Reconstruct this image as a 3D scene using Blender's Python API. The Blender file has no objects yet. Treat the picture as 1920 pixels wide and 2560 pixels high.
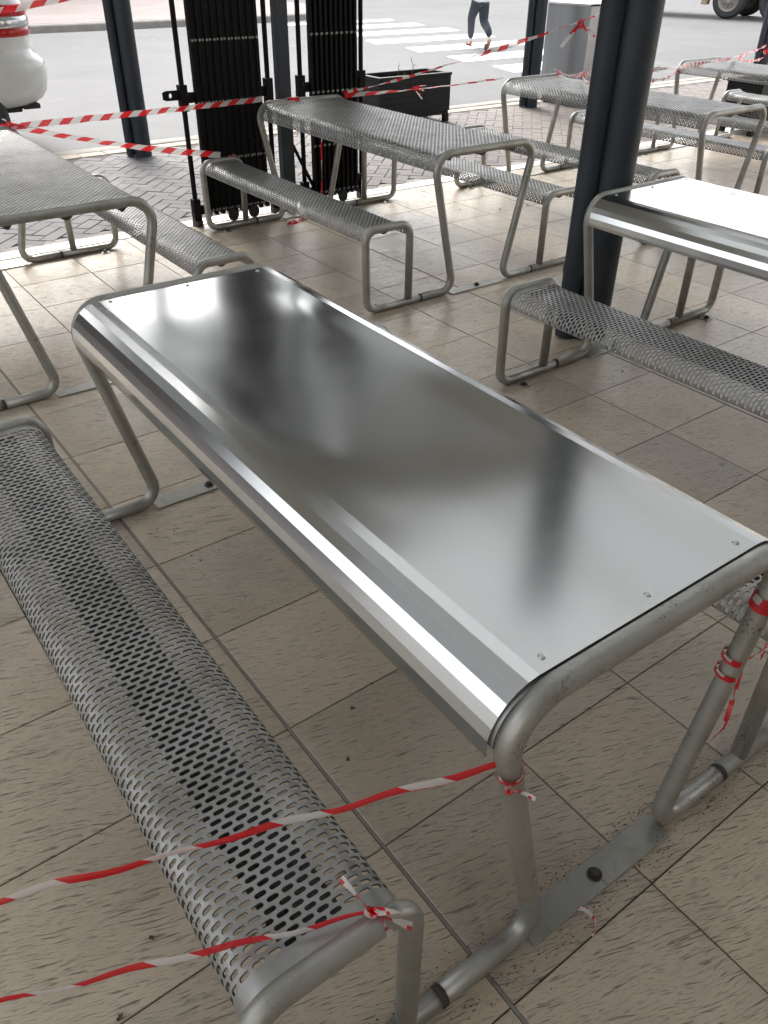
import bpy, bmesh, math, random
from math import sin, cos, pi, radians as R
from mathutils import Vector, Matrix
random.seed(7)
S = bpy.context.scene
C = S.collection

# ------------------------------------------------------------------ camera
TH = 0.645                      # heading of the tile grid against the view
CAM_H, PITCH, ROLL, FPX = 1.5813, 0.6144, 0.01275, 2012.85
def to_grid(p):
    return Vector((cos(TH)*p[0]+sin(TH)*p[1], -sin(TH)*p[0]+cos(TH)*p[1], p[2]))
_f = Vector((0, cos(PITCH), -sin(PITCH))); _r0 = Vector((1, 0, 0)); _u0 = _r0.cross(_f)
_r = cos(ROLL)*_r0+sin(ROLL)*_u0; _u = -sin(ROLL)*_r0+cos(ROLL)*_u0
FWD, RGT, UPV = to_grid(_f), to_grid(_r), to_grid(_u)
CAM = Vector((0, 0, CAM_H))
cd = bpy.data.cameras.new('camera'); cam = bpy.data.objects.new('camera', cd); C.objects.link(cam)
m = Matrix.Identity(4)
for i in range(3):
    m[i][0], m[i][1], m[i][2], m[i][3] = RGT[i], UPV[i], -FWD[i], CAM[i]
cam.matrix_world = m
cd.sensor_fit = 'HORIZONTAL'; cd.sensor_width = 36; cd.lens = FPX/1920*36
cd.clip_start = 0.02; cd.clip_end = 2000
S.camera = cam

# ------------------------------------------------------------------ light
SUN_EL, SUN_AZ = R(44), R(10)     # azimuth measured from +y (street side) towards +x
w = bpy.data.worlds.new('World'); S.world = w; w.use_nodes = True
nt = w.node_tree; nt.nodes.clear()
sky = nt.nodes.new('ShaderNodeTexSky'); sky.sky_type = 'NISHITA'; sky.sun_disc = False
sky.sun_elevation = SUN_EL; sky.sun_rotation = SUN_AZ
sky.air_density = 1.0; sky.dust_density = 4.0; sky.ozone_density = 1.0
hs = nt.nodes.new('ShaderNodeHueSaturation'); hs.inputs['Saturation'].default_value = 0.22
bg = nt.nodes.new('ShaderNodeBackground'); bg.inputs['Strength'].default_value = 0.15
wo = nt.nodes.new('ShaderNodeOutputWorld')
nt.links.new(sky.outputs[0], hs.inputs['Color']); nt.links.new(hs.outputs[0], bg.inputs[0]); nt.links.new(bg.outputs[0], wo.inputs[0])
sd = bpy.data.lights.new('sun', 'SUN'); sd.energy = 1.0; sd.angle = R(30); sd.color = (1, .97, .93)
so = bpy.data.objects.new('sun', sd); C.objects.link(so)
sv = Vector((cos(SUN_EL)*sin(SUN_AZ), cos(SUN_EL)*cos(SUN_AZ), sin(SUN_EL)))
so.rotation_euler = sv.to_track_quat('Z', 'Y').to_euler()
S.view_settings.view_transform = 'Standard'; S.view_settings.look = 'None'
S.view_settings.exposure = 1.78; S.view_settings.gamma = 1; S.view_settings.use_curve_mapping = False
S.render.engine = 'CYCLES'; S.cycles.use_denoising = True
S.cycles.max_bounces = 10; S.cycles.diffuse_bounces = 5; S.cycles.glossy_bounces = 5
S.cycles.caustics_reflective = False; S.cycles.caustics_refractive = False

# ------------------------------------------------------------------ helpers
def mesh_data(name, vs, fs, mats=(), mi=None, smooth=False):
    me = bpy.data.meshes.new(name); me.from_pydata([tuple(v) for v in vs], [], [tuple(f) for f in fs])
    for mt in (mats if isinstance(mats, (list, tuple)) else [mats]): me.materials.append(mt)
    if mi: me.polygons.foreach_set('material_index', mi)
    if smooth: me.polygons.foreach_set('use_smooth', [True]*len(me.polygons))
    me.update(); return me
def link(name, me, parent=None, loc=None, rot=None):
    o = bpy.data.objects.new(name, me); C.objects.link(o)
    if parent: o.parent = parent
    if loc is not None: o.location = loc
    if rot is not None: o.rotation_euler = rot
    return o
def tag(o, label=None, cat=None, group=None, kind=None):
    if label: o['label'] = label
    if cat: o['category'] = cat
    if group: o['group'] = group
    if kind: o['kind'] = kind
    return o
def empty(name, loc=(0, 0, 0), rz=0):
    o = bpy.data.objects.new(name, None); C.objects.link(o); o.location = loc; o.rotation_euler = (0, 0, rz); o.empty_display_size = .1
    return o
def copy_tree(o, parent=None):
    c = o.copy(); C.objects.link(c)
    if parent: c.parent = parent
    for ch in KIDS.get(o.name, []):
        k = copy_tree(ch, c)
    return c
KIDS = {}
class MB:
    """collects shapes into one mesh"""
    def __init__(s): s.v = []; s.f = []; s.m = []
    def add(s, vs, fs, mi=0):
        n = len(s.v); s.v += [Vector(v) for v in vs]; s.f += [[i+n for i in f] for f in fs]; s.m += [mi]*len(fs)
    def box(s, a, b, mi=0, bev=0.0, M=None):
        x0, y0, z0 = a; x1, y1, z1 = b
        if bev <= 0:
            vs = [(x0,y0,z0),(x1,y0,z0),(x1,y1,z0),(x0,y1,z0),(x0,y0,z1),(x1,y0,z1),(x1,y1,z1),(x0,y1,z1)]
            fs = [(3,2,1,0),(4,5,6,7),(0,1,5,4),(1,2,6,5),(2,3,7,6),(3,0,4,7)]
        else:
            bm = bmesh.new(); bmesh.ops.create_cube(bm, size=1)
            for v in bm.verts:
                v.co = Vector(((x0+x1)/2+v.co.x*(x1-x0), (y0+y1)/2+v.co.y*(y1-y0), (z0+z1)/2+v.co.z*(z1-z0)))
            bmesh.ops.bevel(bm, geom=bm.edges[:], offset=bev, segments=2, affect='EDGES', profile=.5)
            bm.verts.index_update()
            vs = [v.co.copy() for v in bm.verts]; fs = [[v.index for v in f.verts] for f in bm.faces]; bm.free()
        if M: vs = [M @ Vector(v) for v in vs]
        s.add(vs, fs, mi)
    def tube(s, pts, r, n=12, caps=True, mi=0):
        pts = [Vector(p) for p in pts]; rs = r if isinstance(r, (list, tuple)) else [r]*len(pts)
        t0 = (pts[1]-pts[0]).normalized()
        ref = Vector((0, 1, 0)) if abs(t0.y) < .9 else Vector((1, 0, 0))
        nrm = (ref-t0*ref.dot(t0)).normalized(); vs = []; fs = []
        for i, p in enumerate(pts):
            if i == 0: t = t0
            elif i == len(pts)-1: t = (pts[i]-pts[i-1]).normalized()
            else: t = ((pts[i]-pts[i-1]).normalized()+(pts[i+1]-pts[i]).normalized()).normalized()
            nrm = (nrm-t*nrm.dot(t)).normalized(); b = t.cross(nrm)
            for k in range(n):
                a = 2*pi*k/n; vs.append(p+rs[i]*(cos(a)*nrm+sin(a)*b))
        for i in range(len(pts)-1):
            for k in range(n):
                fs.append((i*n+k, i*n+(k+1) % n, (i+1)*n+(k+1) % n, (i+1)*n+k))
        if caps: fs += [tuple(range(n-1, -1, -1)), tuple(range((len(pts)-1)*n, len(pts)*n))]
        s.add(vs, fs, mi)
    def lathe(s, prof, c, axis='Z', n=20, mi=0, caps=True):
        vs = []; fs = []
        for (r, h) in prof:
            for k in range(n):
                a = 2*pi*k/n; p = (r*cos(a), r*sin(a), h)
                if axis == 'Y': p = (p[0], p[2], p[1])
                if axis == 'X': p = (p[2], p[0], p[1])
                vs.append(Vector(p)+Vector(c))
        for i in range(len(prof)-1):
            for k in range(n): fs.append((i*n+k, i*n+(k+1) % n, (i+1)*n+(k+1) % n, (i+1)*n+k))
        if caps: fs += [tuple(range(n-1, -1, -1)), tuple(range((len(prof)-1)*n, len(prof)*n))]
        s.add(vs, fs, mi)
    def data(s, name, mats, smooth=False): 
        me = mesh_data(name, s.v, s.f, mats, s.m, smooth)
        bm = bmesh.new(); bm.from_mesh(me); bmesh.ops.recalc_face_normals(bm, faces=bm.faces[:]); bm.to_mesh(me); bm.free()
        return me
    def obj(s, name, mats, parent=None, smooth=False, loc=None, rot=None):
        o = link(name, s.data(name, mats, smooth), parent, loc, rot)
        if parent: KIDS.setdefault(parent.name, []).append(o)
        if smooth == 'auto' or smooth: o.data.set_sharp_from_angle(angle=R(40))
        return o

# ------------------------------------------------------------------ materials
def mat(name, col, rough=.5, metal=0.0, build=None, spec=None):
    mt = bpy.data.materials.new(name); mt.use_nodes = True; n = mt.node_tree; b = n.nodes['Principled BSDF']
    b.inputs['Base Color'].default_value = (*col, 1); b.inputs['Roughness'].default_value = rough; b.inputs['Metallic'].default_value = metal
    if spec is not None: b.inputs['Specular IOR Level'].default_value = spec
    if build: build(n, b)
    return mt
def nd(n, t, **kw):
    x = n.nodes.new('ShaderNode'+t)
    for k, v in kw.items():
        if k in x.inputs: x.inputs[k].default_value = v
        else: setattr(x, k, v)
    return x
def coords(n, scale=(1, 1, 1), kind='Object', rnd=0.0):
    tc = nd(n, 'TexCoord'); mp = nd(n, 'Mapping'); mp.inputs['Scale'].default_value = scale
    n.links.new(tc.outputs[kind], mp.inputs[0])
    if rnd:
        oi = nd(n, 'ObjectInfo'); mu = nd(n, 'VectorMath', operation='SCALE'); mu.inputs[0].default_value = (17.3*rnd, 31.7*rnd, 5.1*rnd)
        n.links.new(oi.outputs['Random'], mu.inputs['Scale']); n.links.new(mu.outputs[0], mp.inputs['Location'])
    return mp.outputs[0]
def noise(n, vec, scale, detail=4, rough=.55, dist=0.0):
    x = nd(n, 'TexNoise'); x.inputs['Scale'].default_value = scale; x.inputs['Detail'].default_value = detail; x.inputs['Roughness'].default_value = rough; x.inputs['Distortion'].default_value = dist
    n.links.new(vec, x.inputs['Vector']); return x.outputs['Fac']
def ramp(n, fac, stops):
    x = nd(n, 'ValToRGB'); e = x.color_ramp.elements
    while len(e) < len(stops): e.new(.5)
    for el, (p, c) in zip(e, stops): el.position = p; el.color = (*c, 1) if not isinstance(c, (int, float)) else (c, c, c, 1)
    n.links.new(fac, x.inputs[0]); return x.outputs[0]
def mix(n, fac, a, b, mode='MIX'):
    x = nd(n, 'Mix', data_type='RGBA', blend_type=mode)
    for sock, v in ((x.inputs[0], fac), (x.inputs[6], a), (x.inputs[7], b)):
        if hasattr(v, 'is_output') or hasattr(v, 'links'): n.links.new(v, sock)
        elif isinstance(v, (int, float)): sock.default_value = v
        else: sock.default_value = (*v, 1)
    return x.outputs[2]
def bump(n, b, h, strength, dist=.002, prev=None):
    x = nd(n, 'Bump'); x.inputs['Strength'].default_value = strength; x.inputs['Distance'].default_value = dist
    n.links.new(h, x.inputs['Height'])
    if prev: n.links.new(prev, x.inputs['Normal'])
    n.links.new(x.outputs[0], b.inputs['Normal']); return x.outputs[0]

def b_tile(n, b):
    v = coords(n, (1, 1, 1), rnd=1.0)
    warp = noise(n, v, 3.0, 2)
    mp = nd(n, 'Mapping'); mp.inputs['Scale'].default_value = (17, 225, 17)
    ad = nd(n, 'MixRGB'); ad.blend_type = 'ADD'; ad.inputs[0].default_value = .05
    rt = nd(n, 'Mapping'); rt.inputs['Rotation'].default_value = (0, 0, R(19))
    n.links.new(v, ad.inputs[1]); n.links.new(warp, ad.inputs[2]); n.links.new(ad.outputs[0], rt.inputs[0]); n.links.new(rt.outputs[0], mp.inputs[0])
    g = noise(n, mp.outputs[0], 1.0, 3, .55)
    crease = ramp(n, g, [(.33, 0), (.40, 1)])
    mp2 = nd(n, 'Mapping'); mp2.inputs['Scale'].default_value = (34, 400, 34); n.links.new(rt.outputs[0], mp2.inputs[0])
    g2 = noise(n, mp2.outputs[0], 1.0, 3, .6)
    cr2 = ramp(n, g2, [(.34, 0), (.43, 1)])
    big = noise(n, v, 2.2, 4)
    base = ramp(n, big, [(.3, (.49, .415, .315)), (.7, (.61, .53, .42))])
    fine = noise(n, v, 60, 3)
    base = mix(n, ramp(n, fine, [(.35, 0), (.7, .25)]), base, (.64, .57, .465))
    col = mix(n, crease, mix(n, .75, base, (.13, .105, .08)), base)
    col = mix(n, cr2, mix(n, .45, base, (.15, .125, .10)), col)
    oi = nd(n, 'ObjectInfo'); rr = ramp(n, oi.outputs['Random'], [(0, (.84, .84, .85)), (.5, (.95, .945, .94)), (1, (1.04, 1.02, .99))])
    col = mix(n, 1.0, col, rr, 'MULTIPLY')
    # grime patches in world space
    tc = nd(n, 'NewGeometry'); gr = noise(n, tc.outputs['Position'], 1.3, 5, .65)
    col = mix(n, ramp(n, gr, [(.50, 0), (.76, .5)]), col, (.20, .155, .11))
    n.links.new(col, b.inputs['Base Color'])
    hm = mix(n, .5, crease, cr2, 'MULTIPLY'); hm = mix(n, .12, hm, g2)
    bump(n, b, hm, .8, .002)
    n.links.new(ramp(n, big, [(.3, .27), (.7, .40)]), b.inputs['Roughness'])
M_tile = mat('stone_look_tile', (.3, .26, .22), .4, build=b_tile, spec=.45)
M_grout = mat('grout', (.055, .045, .036), .9)
M_sand = mat('joint_sand', (.085, .078, .07), .95)
M_sealant = mat('sealant', (.27, .25, .22), .7)
M_alu = mat('threshold_steel', (.62, .62, .61), .35, .8)

def b_paver(n, b):
    v = coords(n, rnd=1.0); oi = nd(n, 'ObjectInfo'); geo = nd(n, 'NewGeometry')
    sx = nd(n, 'SeparateXYZ'); n.links.new(geo.outputs['Position'], sx.inputs[0])
    redness = ramp(n, mapr(n, sx.outputs['X'], 3.0, 7.5), [(0, 0), (1, 1)])
    gcol = ramp(n, oi.outputs['Random'], [(0, (.085, .085, .09)), (.5, (.105, .104, .107)), (1, (.13, .122, .12))])
    rcol = ramp(n, oi.outputs['Random'], [(0, (.12, .108, .105)), (.35, (.22, .155, .125)), (.6, (.14, .125, .12)), (.8, (.25, .17, .135)), (1, (.16, .138, .125))])
    col = mix(n, redness, gcol, rcol)
    f = noise(n, v, 35, 5, .7); col = mix(n, ramp(n, f, [(.3, .35), (.7, 0)]), col, (.09, .08, .07))
    pg = noise(n, geo.outputs['Position'], 1.1, 4, .6); col = mix(n, ramp(n, pg, [(.5, 0), (.8, .3)]), col, (.34, .32, .29))
    n.links.new(col, b.inputs['Base Color']); bump(n, b, noise(n, v, 120, 4), .35, .0015)
def mapr(n, val, a, c):
    x = nd(n, 'MapRange'); x.inputs[1].default_value = a; x.inputs[2].default_value = c; n.links.new(val, x.inputs[0]); return x.outputs[0]
M_paver = mat('clay_paver', (.2, .19, .18), .75, build=b_paver)
def b_cream(n, b):
    v = coords(n, rnd=1.0); f = noise(n, v, 14, 5, .7)
    n.links.new(ramp(n, f, [(.3, (.30, .26, .20)), (.7, (.42, .375, .30))]), b.inputs['Base Color']); bump(n, b, noise(n, v, 90, 4), .3, .002)
M_cream = mat('cream_brick', (.5, .44, .35), .8, build=b_cream)
def b_kerb(n, b):
    v = coords(n, kind='Object'); f = noise(n, v, 3.0, 6, .7)
    n.links.new(ramp(n, f, [(.3, (.20, .185, .165)), (.7, (.34, .325, .29))]), b.inputs['Base Color']); bump(n, b, noise(n, v, 60, 5), .4, .004)
M_kerb = mat('concrete_kerb', (.4, .38, .34), .85, build=b_kerb)
def b_road(n, b):
    v = coords(n); f = noise(n, v, .35, 6, .65); g = noise(n, v, 140, 3, .7); p = noise(n, v, 1.6, 5, .7)
    base = ramp(n, f, [(.3, (.10, .10, .102)), (.7, (.155, .154, .153))])
    col = mix(n, ramp(n, g, [(.4, .45), (.62, 0)]), base, (.07, .07, .072))
    col = mix(n, ramp(n, g, [(.62, 0), (.75, .5)]), col, (.42, .41, .40))
    col = mix(n, ramp(n, p, [(.60, 0), (.72, .25)]), col, (.33, .32, .31))
    vo = nd(n, 'TexVoronoi'); vo.inputs['Scale'].default_value = 1.6; n.links.new(v, vo.inputs['Vector'])
    vo.feature = 'DISTANCE_TO_EDGE'; 
    ck = ramp(n, vo.outputs['Distance'], [(.0, 1), (.006, 0)]); ck = mix(n, 1.0, ck, ramp(n, f, [(.56, 0), (.62, .8)]), 'MULTIPLY')
    col = mix(n, ck, col, (.06, .06, .06))
    n.links.new(col, b.inputs['Base Color']); bump(n, b, g, .5, .006)
M_road = mat('asphalt', (.12, .12, .12), .8, build=b_road)
def b_paint(n, b):
    v = coords(n); f = noise(n, v, 5, 6, .75); g = noise(n, v, 70, 3, .7)
    col = mix(n, ramp(n, f, [(.52, 0), (.66, .55)]), (.78, .78, .76), (.30, .30, .30))
    col = mix(n, ramp(n, g, [(.6, 0), (.7, .4)]), col, (.3, .3, .3))
    n.links.new(col, b.inputs['Base Color'])
M_paint = mat('road_paint', (.78, .78, .76), .7, build=b_paint)
def b_far(n, b):
    v = coords(n); br = nd(n, 'TexBrick'); br.inputs['Scale'].default_value = 5; n.links.new(v, br.inputs['Vector'])
    br.inputs['Color1'].default_value = (.30, .23, .21, 1); br.inputs['Color2'].default_value = (.22, .18, .17, 1); br.inputs['Mortar'].default_value = (.16, .14, .13, 1)
    f = noise(n, v, .8, 5); n.links.new(mix(n, ramp(n, f, [(.4, 0), (.7, .5)]), br.outputs[0], (.33, .28, .27)), b.inputs['Base Color'])
M_far = mat('far_footpath', (.27, .22, .2), .8, build=b_far)

def b_tube(n, b):
    v = coords(n); big = noise(n, v, 6, 5, .6)
    col = ramp(n, big, [(.25, (.27, .27, .24)), (.55, (.36, .36, .335)), (.8, (.42, .42, .40))])
    sp = noise(n, v, 130, 4, .7); area = noise(n, v, 4.5, 3, .6)
    spots = mix(n, 1.0, ramp(n, sp, [(.57, 0), (.62, 1)]), ramp(n, area, [(.53, 0), (.63, 1)]), 'MULTIPLY')
    col = mix(n, spots, col, (.055, .04, .03))
    st = noise(n, v, 14, 5, .7); col = mix(n, ramp(n, st, [(.55, 0), (.74, .45)]), col, (.19, .155, .10))
    n.links.new(col, b.inputs['Base Color'])
    n.links.new(ramp(n, big, [(.3, .52), (.7, .36)]), b.inputs['Roughness']); bump(n, b, noise(n, v, 90, 4), .12, .001)
M_tube = mat('galvanised_tube', (.38, .38, .36), .42, .62, build=b_tube)
def b_perf(n, b):
    v = coords(n); big = noise(n, v, 5, 5, .65)
    col = ramp(n, big, [(.25, (.22, .225, .212)), (.5, (.35, .355, .345)), (.8, (.44, .445, .44))])
    st = noise(n, v, 2.6, 6, .7, .6); col = mix(n, ramp(n, st, [(.52, 0), (.72, .6)]), col, (.15, .14, .115))
    n.links.new(col, b.inputs['Base Color']); n.links.new(ramp(n, noise(n, v, 30, 4), [(.3, .40), (.7, .55)]), b.inputs['Roughness'])
    bump(n, b, noise(n, v, 200, 3), .08, .0006)
M_perf = mat('galvanised_perforated_steel', (.42, .42, .41), .45, .62, build=b_perf)
M_rimshade = mat('shaded_hole_edge', (.12, .12, .115), .6, .3)  # hole edges coloured dark to paint in their rim shadow
M_under = mat('stiffener_steel', (.10, .10, .095), .6, .5)
def b_stain(n, b):
    v = coords(n, (9, 1.2, 1)); 
    br = nd(n, 'Mapping'); br.inputs['Scale'].default_value = (400, 6, 40); tc = nd(n, 'TexCoord'); n.links.new(tc.outputs['Object'], br.inputs[0])
    g = noise(n, br.outputs[0], 1.0, 3, .6)
    v1 = coords(n); sm = noise(n, v1, 7, 5, .65)
    sc1 = nd(n, 'Mapping'); sc1.inputs['Scale'].default_value = (7, 260, 7); sc1.inputs['Rotation'].default_value = (0, 0, 0)
    rt = nd(n, 'Mapping'); rt.inputs['Rotation'].default_value = (0, 0, R(57)); n.links.new(tc.outputs['Object'], rt.inputs[0]); n.links.new(rt.outputs[0], sc1.inputs[0])
    scr = ramp(n, noise(n, sc1.outputs[0], 1.0, 2, .5), [(.24, .45), (.29, 0)])
    n.links.new(mix(n, scr, mix(n, .08, (.60, .615, .62), mix(n, g, (.4, .41, .41), (.8, .8, .8))), (.42, .42, .41)), b.inputs['Base Color'])
    fl = noise(n, v1, 45, 5, .75)
    sm2 = noise(n, v1, 2.3, 6, .7, .8)
    rg = mix(n, ramp(n, fl, [(.60, 0), (.70, .5)]), ramp(n, sm, [(.3, .15), (.75, .175)]), (.23, .23, .23))
    rg = mix(n, ramp(n, sm2, [(.55, 0), (.70, .55)]), rg, (.20, .20, .20))
    n.links.new(rg, b.inputs['Roughness'])
    b.inputs['Anisotropic'].default_value = 0.0; b.inputs['Anisotropic Rotation'].default_value = 0.0
M_stain = mat('brushed_stainless', (.7, .71, .71), .24, 1.0, build=b_stain)
M_screw = mat('steel_screw', (.6, .6, .58), .3, 1.0)
M_dark = mat('dark_steel_bolt', (.07, .06, .05), .6, .6)
def b_post(n, b):
    v = coords(n); f = noise(n, v, 3, 5); n.links.new(ramp(n, f, [(.3, (.024, .031, .041)), (.7, (.040, .050, .062))]), b.inputs['Base Color'])
M_post = mat('charcoal_post_paint', (.028, .035, .045), .5, build=b_post, spec=.3)
def b_black(n, b):
    v = coords(n, (30, 30, 7)); f = noise(n, v, 1.0, 4, .6); a = noise(n, coords(n), 5, 3)
    sc = mix(n, 1.0, ramp(n, f, [(.70, 0), (.74, 1)]), ramp(n, a, [(.5, 0), (.62, .8)]), 'MULTIPLY')
    n.links.new(mix(n, sc, (.006, .006, .0065), (.22, .22, .22)), b.inputs['Base Color'])
M_black = mat('black_gate_paint', (.008, .008, .009), .6, build=b_black, spec=.15)
M_rivet = mat('worn_rivet', (.30, .30, .29), .5, .3)
M_rubber = mat('castor_rubber', (.03, .03, .032), .7)
M_red = mat('tape_red', (.74, .02, .03), .22); M_white = mat('tape_white', (.80, .765, .75), .22)
for mt, c in ((M_red, (.74, .02, .03)), (M_white, (.74, .71, .70))):
    n = mt.node_tree; b = n.nodes['Principled BSDF']; tr = n.nodes.new('ShaderNodeBsdfTranslucent'); tr.inputs[0].default_value = (*c, 1)
    ms = n.nodes.new('ShaderNodeMixShader'); ms.inputs[0].default_value = .3
    n.links.new(b.outputs[0], ms.inputs[1]); n.links.new(tr.outputs[0], ms.inputs[2]); tp = n.nodes.new('ShaderNodeBsdfTransparent'); m2 = n.nodes.new('ShaderNodeMixShader'); m2.inputs[0].default_value = .22 if mt is M_white else .06; n.links.new(ms.outputs[0], m2.inputs[1]); n.links.new(tp.outputs[0], m2.inputs[2]); n.links.new(m2.outputs[0], n.nodes['Material Output'].inputs[0])
M_white_car = mat('white_car_paint', (.72, .73, .71), .25); M_white_car.node_tree.nodes['Principled BSDF'].inputs['Coat Weight'].default_value = .6
M_lred = mat('red_lens', (.45, .008, .006), .12); M_lclear = mat('chrome_lens', (.55, .56, .57), .15, .7)
M_blkplastic = mat('black_plastic', (.02, .02, .02), .55); M_glass = mat('dark_glass', (.02, .025, .03), .05)
def b_cab(n, b):
    v = coords(n, (2, 2, .3)); f = noise(n, v, 2.0, 3); n.links.new(ramp(n, f, [(.3, (.26, .275, .29)), (.7, (.36, .37, .385))]), b.inputs['Base Color'])
M_cab = mat('grey_metal_panel', (.3, .31, .33), .35, .55, build=b_cab)
M_cablid = mat('pale_metal_lid', (.62, .63, .63), .4, .3)
M_soil = mat('dry_soil', (.07, .05, .035), .95); M_twig = mat('dry_twig', (.16, .10, .06), .9)
M_leaf = mat('dead_leaf', (.07, .045, .025), .8)
M_skin = mat('skin', (.42, .25, .17), .5); M_jean = mat('navy_trousers', (.028, .034, .048), .85); M_shirt = mat('maroon_shirt', (.10, .02, .03), .85)
M_hair = mat('hair', (.02, .015, .01), .6); M_sandal = mat('brown_sandal', (.12, .07, .035), .7)
M_tyre = mat('tyre', (.045, .045, .046), .75); M_rim = mat('dusty_wheel_steel', (.30, .27, .24), .55, .4); M_tan = mat('tan_mudflap', (.42, .33, .23), .7)
M_rust = mat('rusty_red_chassis', (.25, .05, .035), .7); M_wtruck = mat('white_truck_paint', (.75, .76, .77), .35)
M_ceil = mat('white_soffit', (.80, .80, .78), .6); M_darkroof = mat('dark_roof_sheet', (.045, .05, .047), .6); M_poly = mat('added_roof_sheet', (.8, .82, .82), .3)  # translucent sheet is unseen, added for light and streaks mirrored in the steel
_n = M_poly.node_tree; _t = _n.nodes.new('ShaderNodeBsdfTranslucent'); _t.inputs[0].default_value = (.28, .288, .285, 1); _n.links.new(_t.outputs[0], _n.nodes['Material Output'].inputs[0])
M_fill = mat('fill_panel_dim', (.3, .3, .3), .3)  # unseen translucent panels, added to light the near floor and table
_n = M_fill.node_tree; _t = _n.nodes.new('ShaderNodeBsdfTranslucent'); _t.inputs[0].default_value = (.30, .298, .292, 1); _n.links.new(_t.outputs[0], _n.nodes['Material Output'].inputs[0])
M_shop = mat('dark_brick', (.075, .065, .055), .85)
M_fill_bright = mat('fill_panel_bright', (.3, .3, .3), .3)  # brighter added panels, tone varied to streak the table's reflection
_n = M_fill_bright.node_tree; _t = _n.nodes.new('ShaderNodeBsdfTranslucent'); _n.links.new(ramp(_n, nd(_n, 'ObjectInfo').outputs['Random'], [(0, (.33, .335, .335)), (1, (.60, .605, .60))]), _t.inputs[0]); _n.links.new(_t.outputs[0], _n.nodes['Material Output'].inputs[0])
M_greysoffit = mat('grey_soffit', (.36, .37, .36), .6)
M_wall = mat('painted_wall', (.55, .53, .49), .7)

# ------------------------------------------------------------------ setting: floor tiles
PU, PV, U0, V0, GAP = .3985, .3935, .607, .398, .0032
FLOOR_EDGE = 5.262
def project(p):
    d = Vector(p)-CAM; z = d.dot(FWD)
    if z <= .05: return None
    return 960+FPX*d.dot(RGT)/z, 1280-FPX*d.dot(UPV)/z, z
def in_view(p, mg=60):
    q = project(p); return q and -mg < q[0] < 1920+mg and -mg < q[1] < 2560+mg and q[2]
floor_mb = MB(); floor_mb.box((-9, -4, -.12), (16, FLOOR_EDGE, -.004))
floor = tag(floor_mb.obj('floor', M_grout), kind='structure')
def tile_shape(w_, d_, t=.012, ch=.0016):
    a, c = w_/2, d_/2
    vs = [(-a,-c,-t),(a,-c,-t),(a,c,-t),(-a,c,-t),(-a,-c,-ch),(a,-c,-ch),(a,c,-ch),(-a,c,-ch),(-a+ch,-c+ch,0),(a-ch,-c+ch,0),(a-ch,c-ch,0),(-a+ch,c-ch,0)]
    fs = [(0,1,5,4),(1,2,6,5),(2,3,7,6),(3,0,4,7),(4,5,9,8),(5,6,10,9),(6,7,11,10),(7,4,8,11),(8,9,10,11)]
    return vs, fs
cells = []
for i in range(-24, 40):
    for j in range(-11, 13):
        u0, u1 = U0+i*PU, U0+(i+1)*PU; v0, v1 = V0+j*PV, min(V0+(j+1)*PV, FLOOR_EDGE-.02)
        if u0 < -8.9 or u1 > 15.9 or v0 < -3.9 or v1-v0 < .05: continue
        ul, ur = u0+GAP/2, u1-GAP/2
        if i % 6 == 0: ul = u0+.005                 # movement joints every six tiles
        if (i+1) % 6 == 0: ur = u1-.005
        cells.append((ul, ur, v0+GAP/2, v1-GAP/2))
def rank(c):
    p = ((c[0]+c[1])/2, (c[2]+c[3])/2, 0); z = in_view(p, 120)
    return z if z else 1e6+Vector(p).length
cells.sort(key=rank)
tm = {}
for c in cells[:300]:
    k = (round(c[1]-c[0], 4), round(c[3]-c[2], 4))
    if k not in tm: tm[k] = mesh_data('tile', *tile_shape(*k), M_tile)
    link('tile', tm[k], floor, ((c[0]+c[1])/2, (c[2]+c[3])/2, random.uniform(-.0006, .0006)), (random.uniform(-.0012, .0012), random.uniform(-.0012, .0012), random.choice((0, pi))))
rest = MB()
for c in cells[300:]:
    vs, fs = tile_shape(c[1]-c[0], c[3]-c[2]); rest.add([Vector(v)+Vector(((c[0]+c[1])/2, (c[2]+c[3])/2, 0)) for v in vs], fs)
tag(rest.obj('distant_tiles', M_tile, floor), kind='stuff')
jm = MB()
for i in range(-4, 7):
    u = U0+i*6*PU
    if -8.9 < u < 15.9: jm.box((u-.0035, -3.9, -.008), (u+.0035, FLOOR_EDGE-.03, -.0022))
jm.obj('movement_joint', M_sealant, floor)
th_mb = MB(); th_mb.box((-9, FLOOR_EDGE-.012, -.02), (16, FLOOR_EDGE+.07, .003), bev=.002); th_mb.box((-9, FLOOR_EDGE+.072, -.02), (16, FLOOR_EDGE+.125, .001))
th_mb.obj('threshold_strip', M_alu, floor)

# ------------------------------------------------------------------ paving
pav_mb = MB(); pav_mb.box((-12, FLOOR_EDGE+.128, -.15), (18, 7.76, -.006)); paving = tag(pav_mb.obj('pavement', M_sand), kind='structure')
pavers = []
W_ = .1015
c45 = cos(pi/4)
for x in range(-200, 320):
    for y in range(-200, 320):
        t = (x-y) % 4
        if t == 0: cx, cy, o = (x+1)*W_, (y+.5)*W_, 0
        elif t == 3: cx, cy, o = (x+.5)*W_, (y+1)*W_, 1
        else: continue
        u = c45*(cx-cy)+4; v = c45*(cx+cy)+2
        if -3 < u < 16 and FLOOR_EDGE+.20 < v < 7.70: pavers.append((u, v, o))
def prank(c):
    z = in_view((c[0], c[1], 0), 0); return z if z else 1e6+abs(c[0])+c[1]
pavers.sort(key=prank)
def paver_shape(a=W_-.0018, c=W_/2-.0018, t=.03, ch=.0035):
    return tile_shape(2*a, 2*c, t, ch)
pm = mesh_data('paver', *paver_shape(), M_paver)
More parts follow.
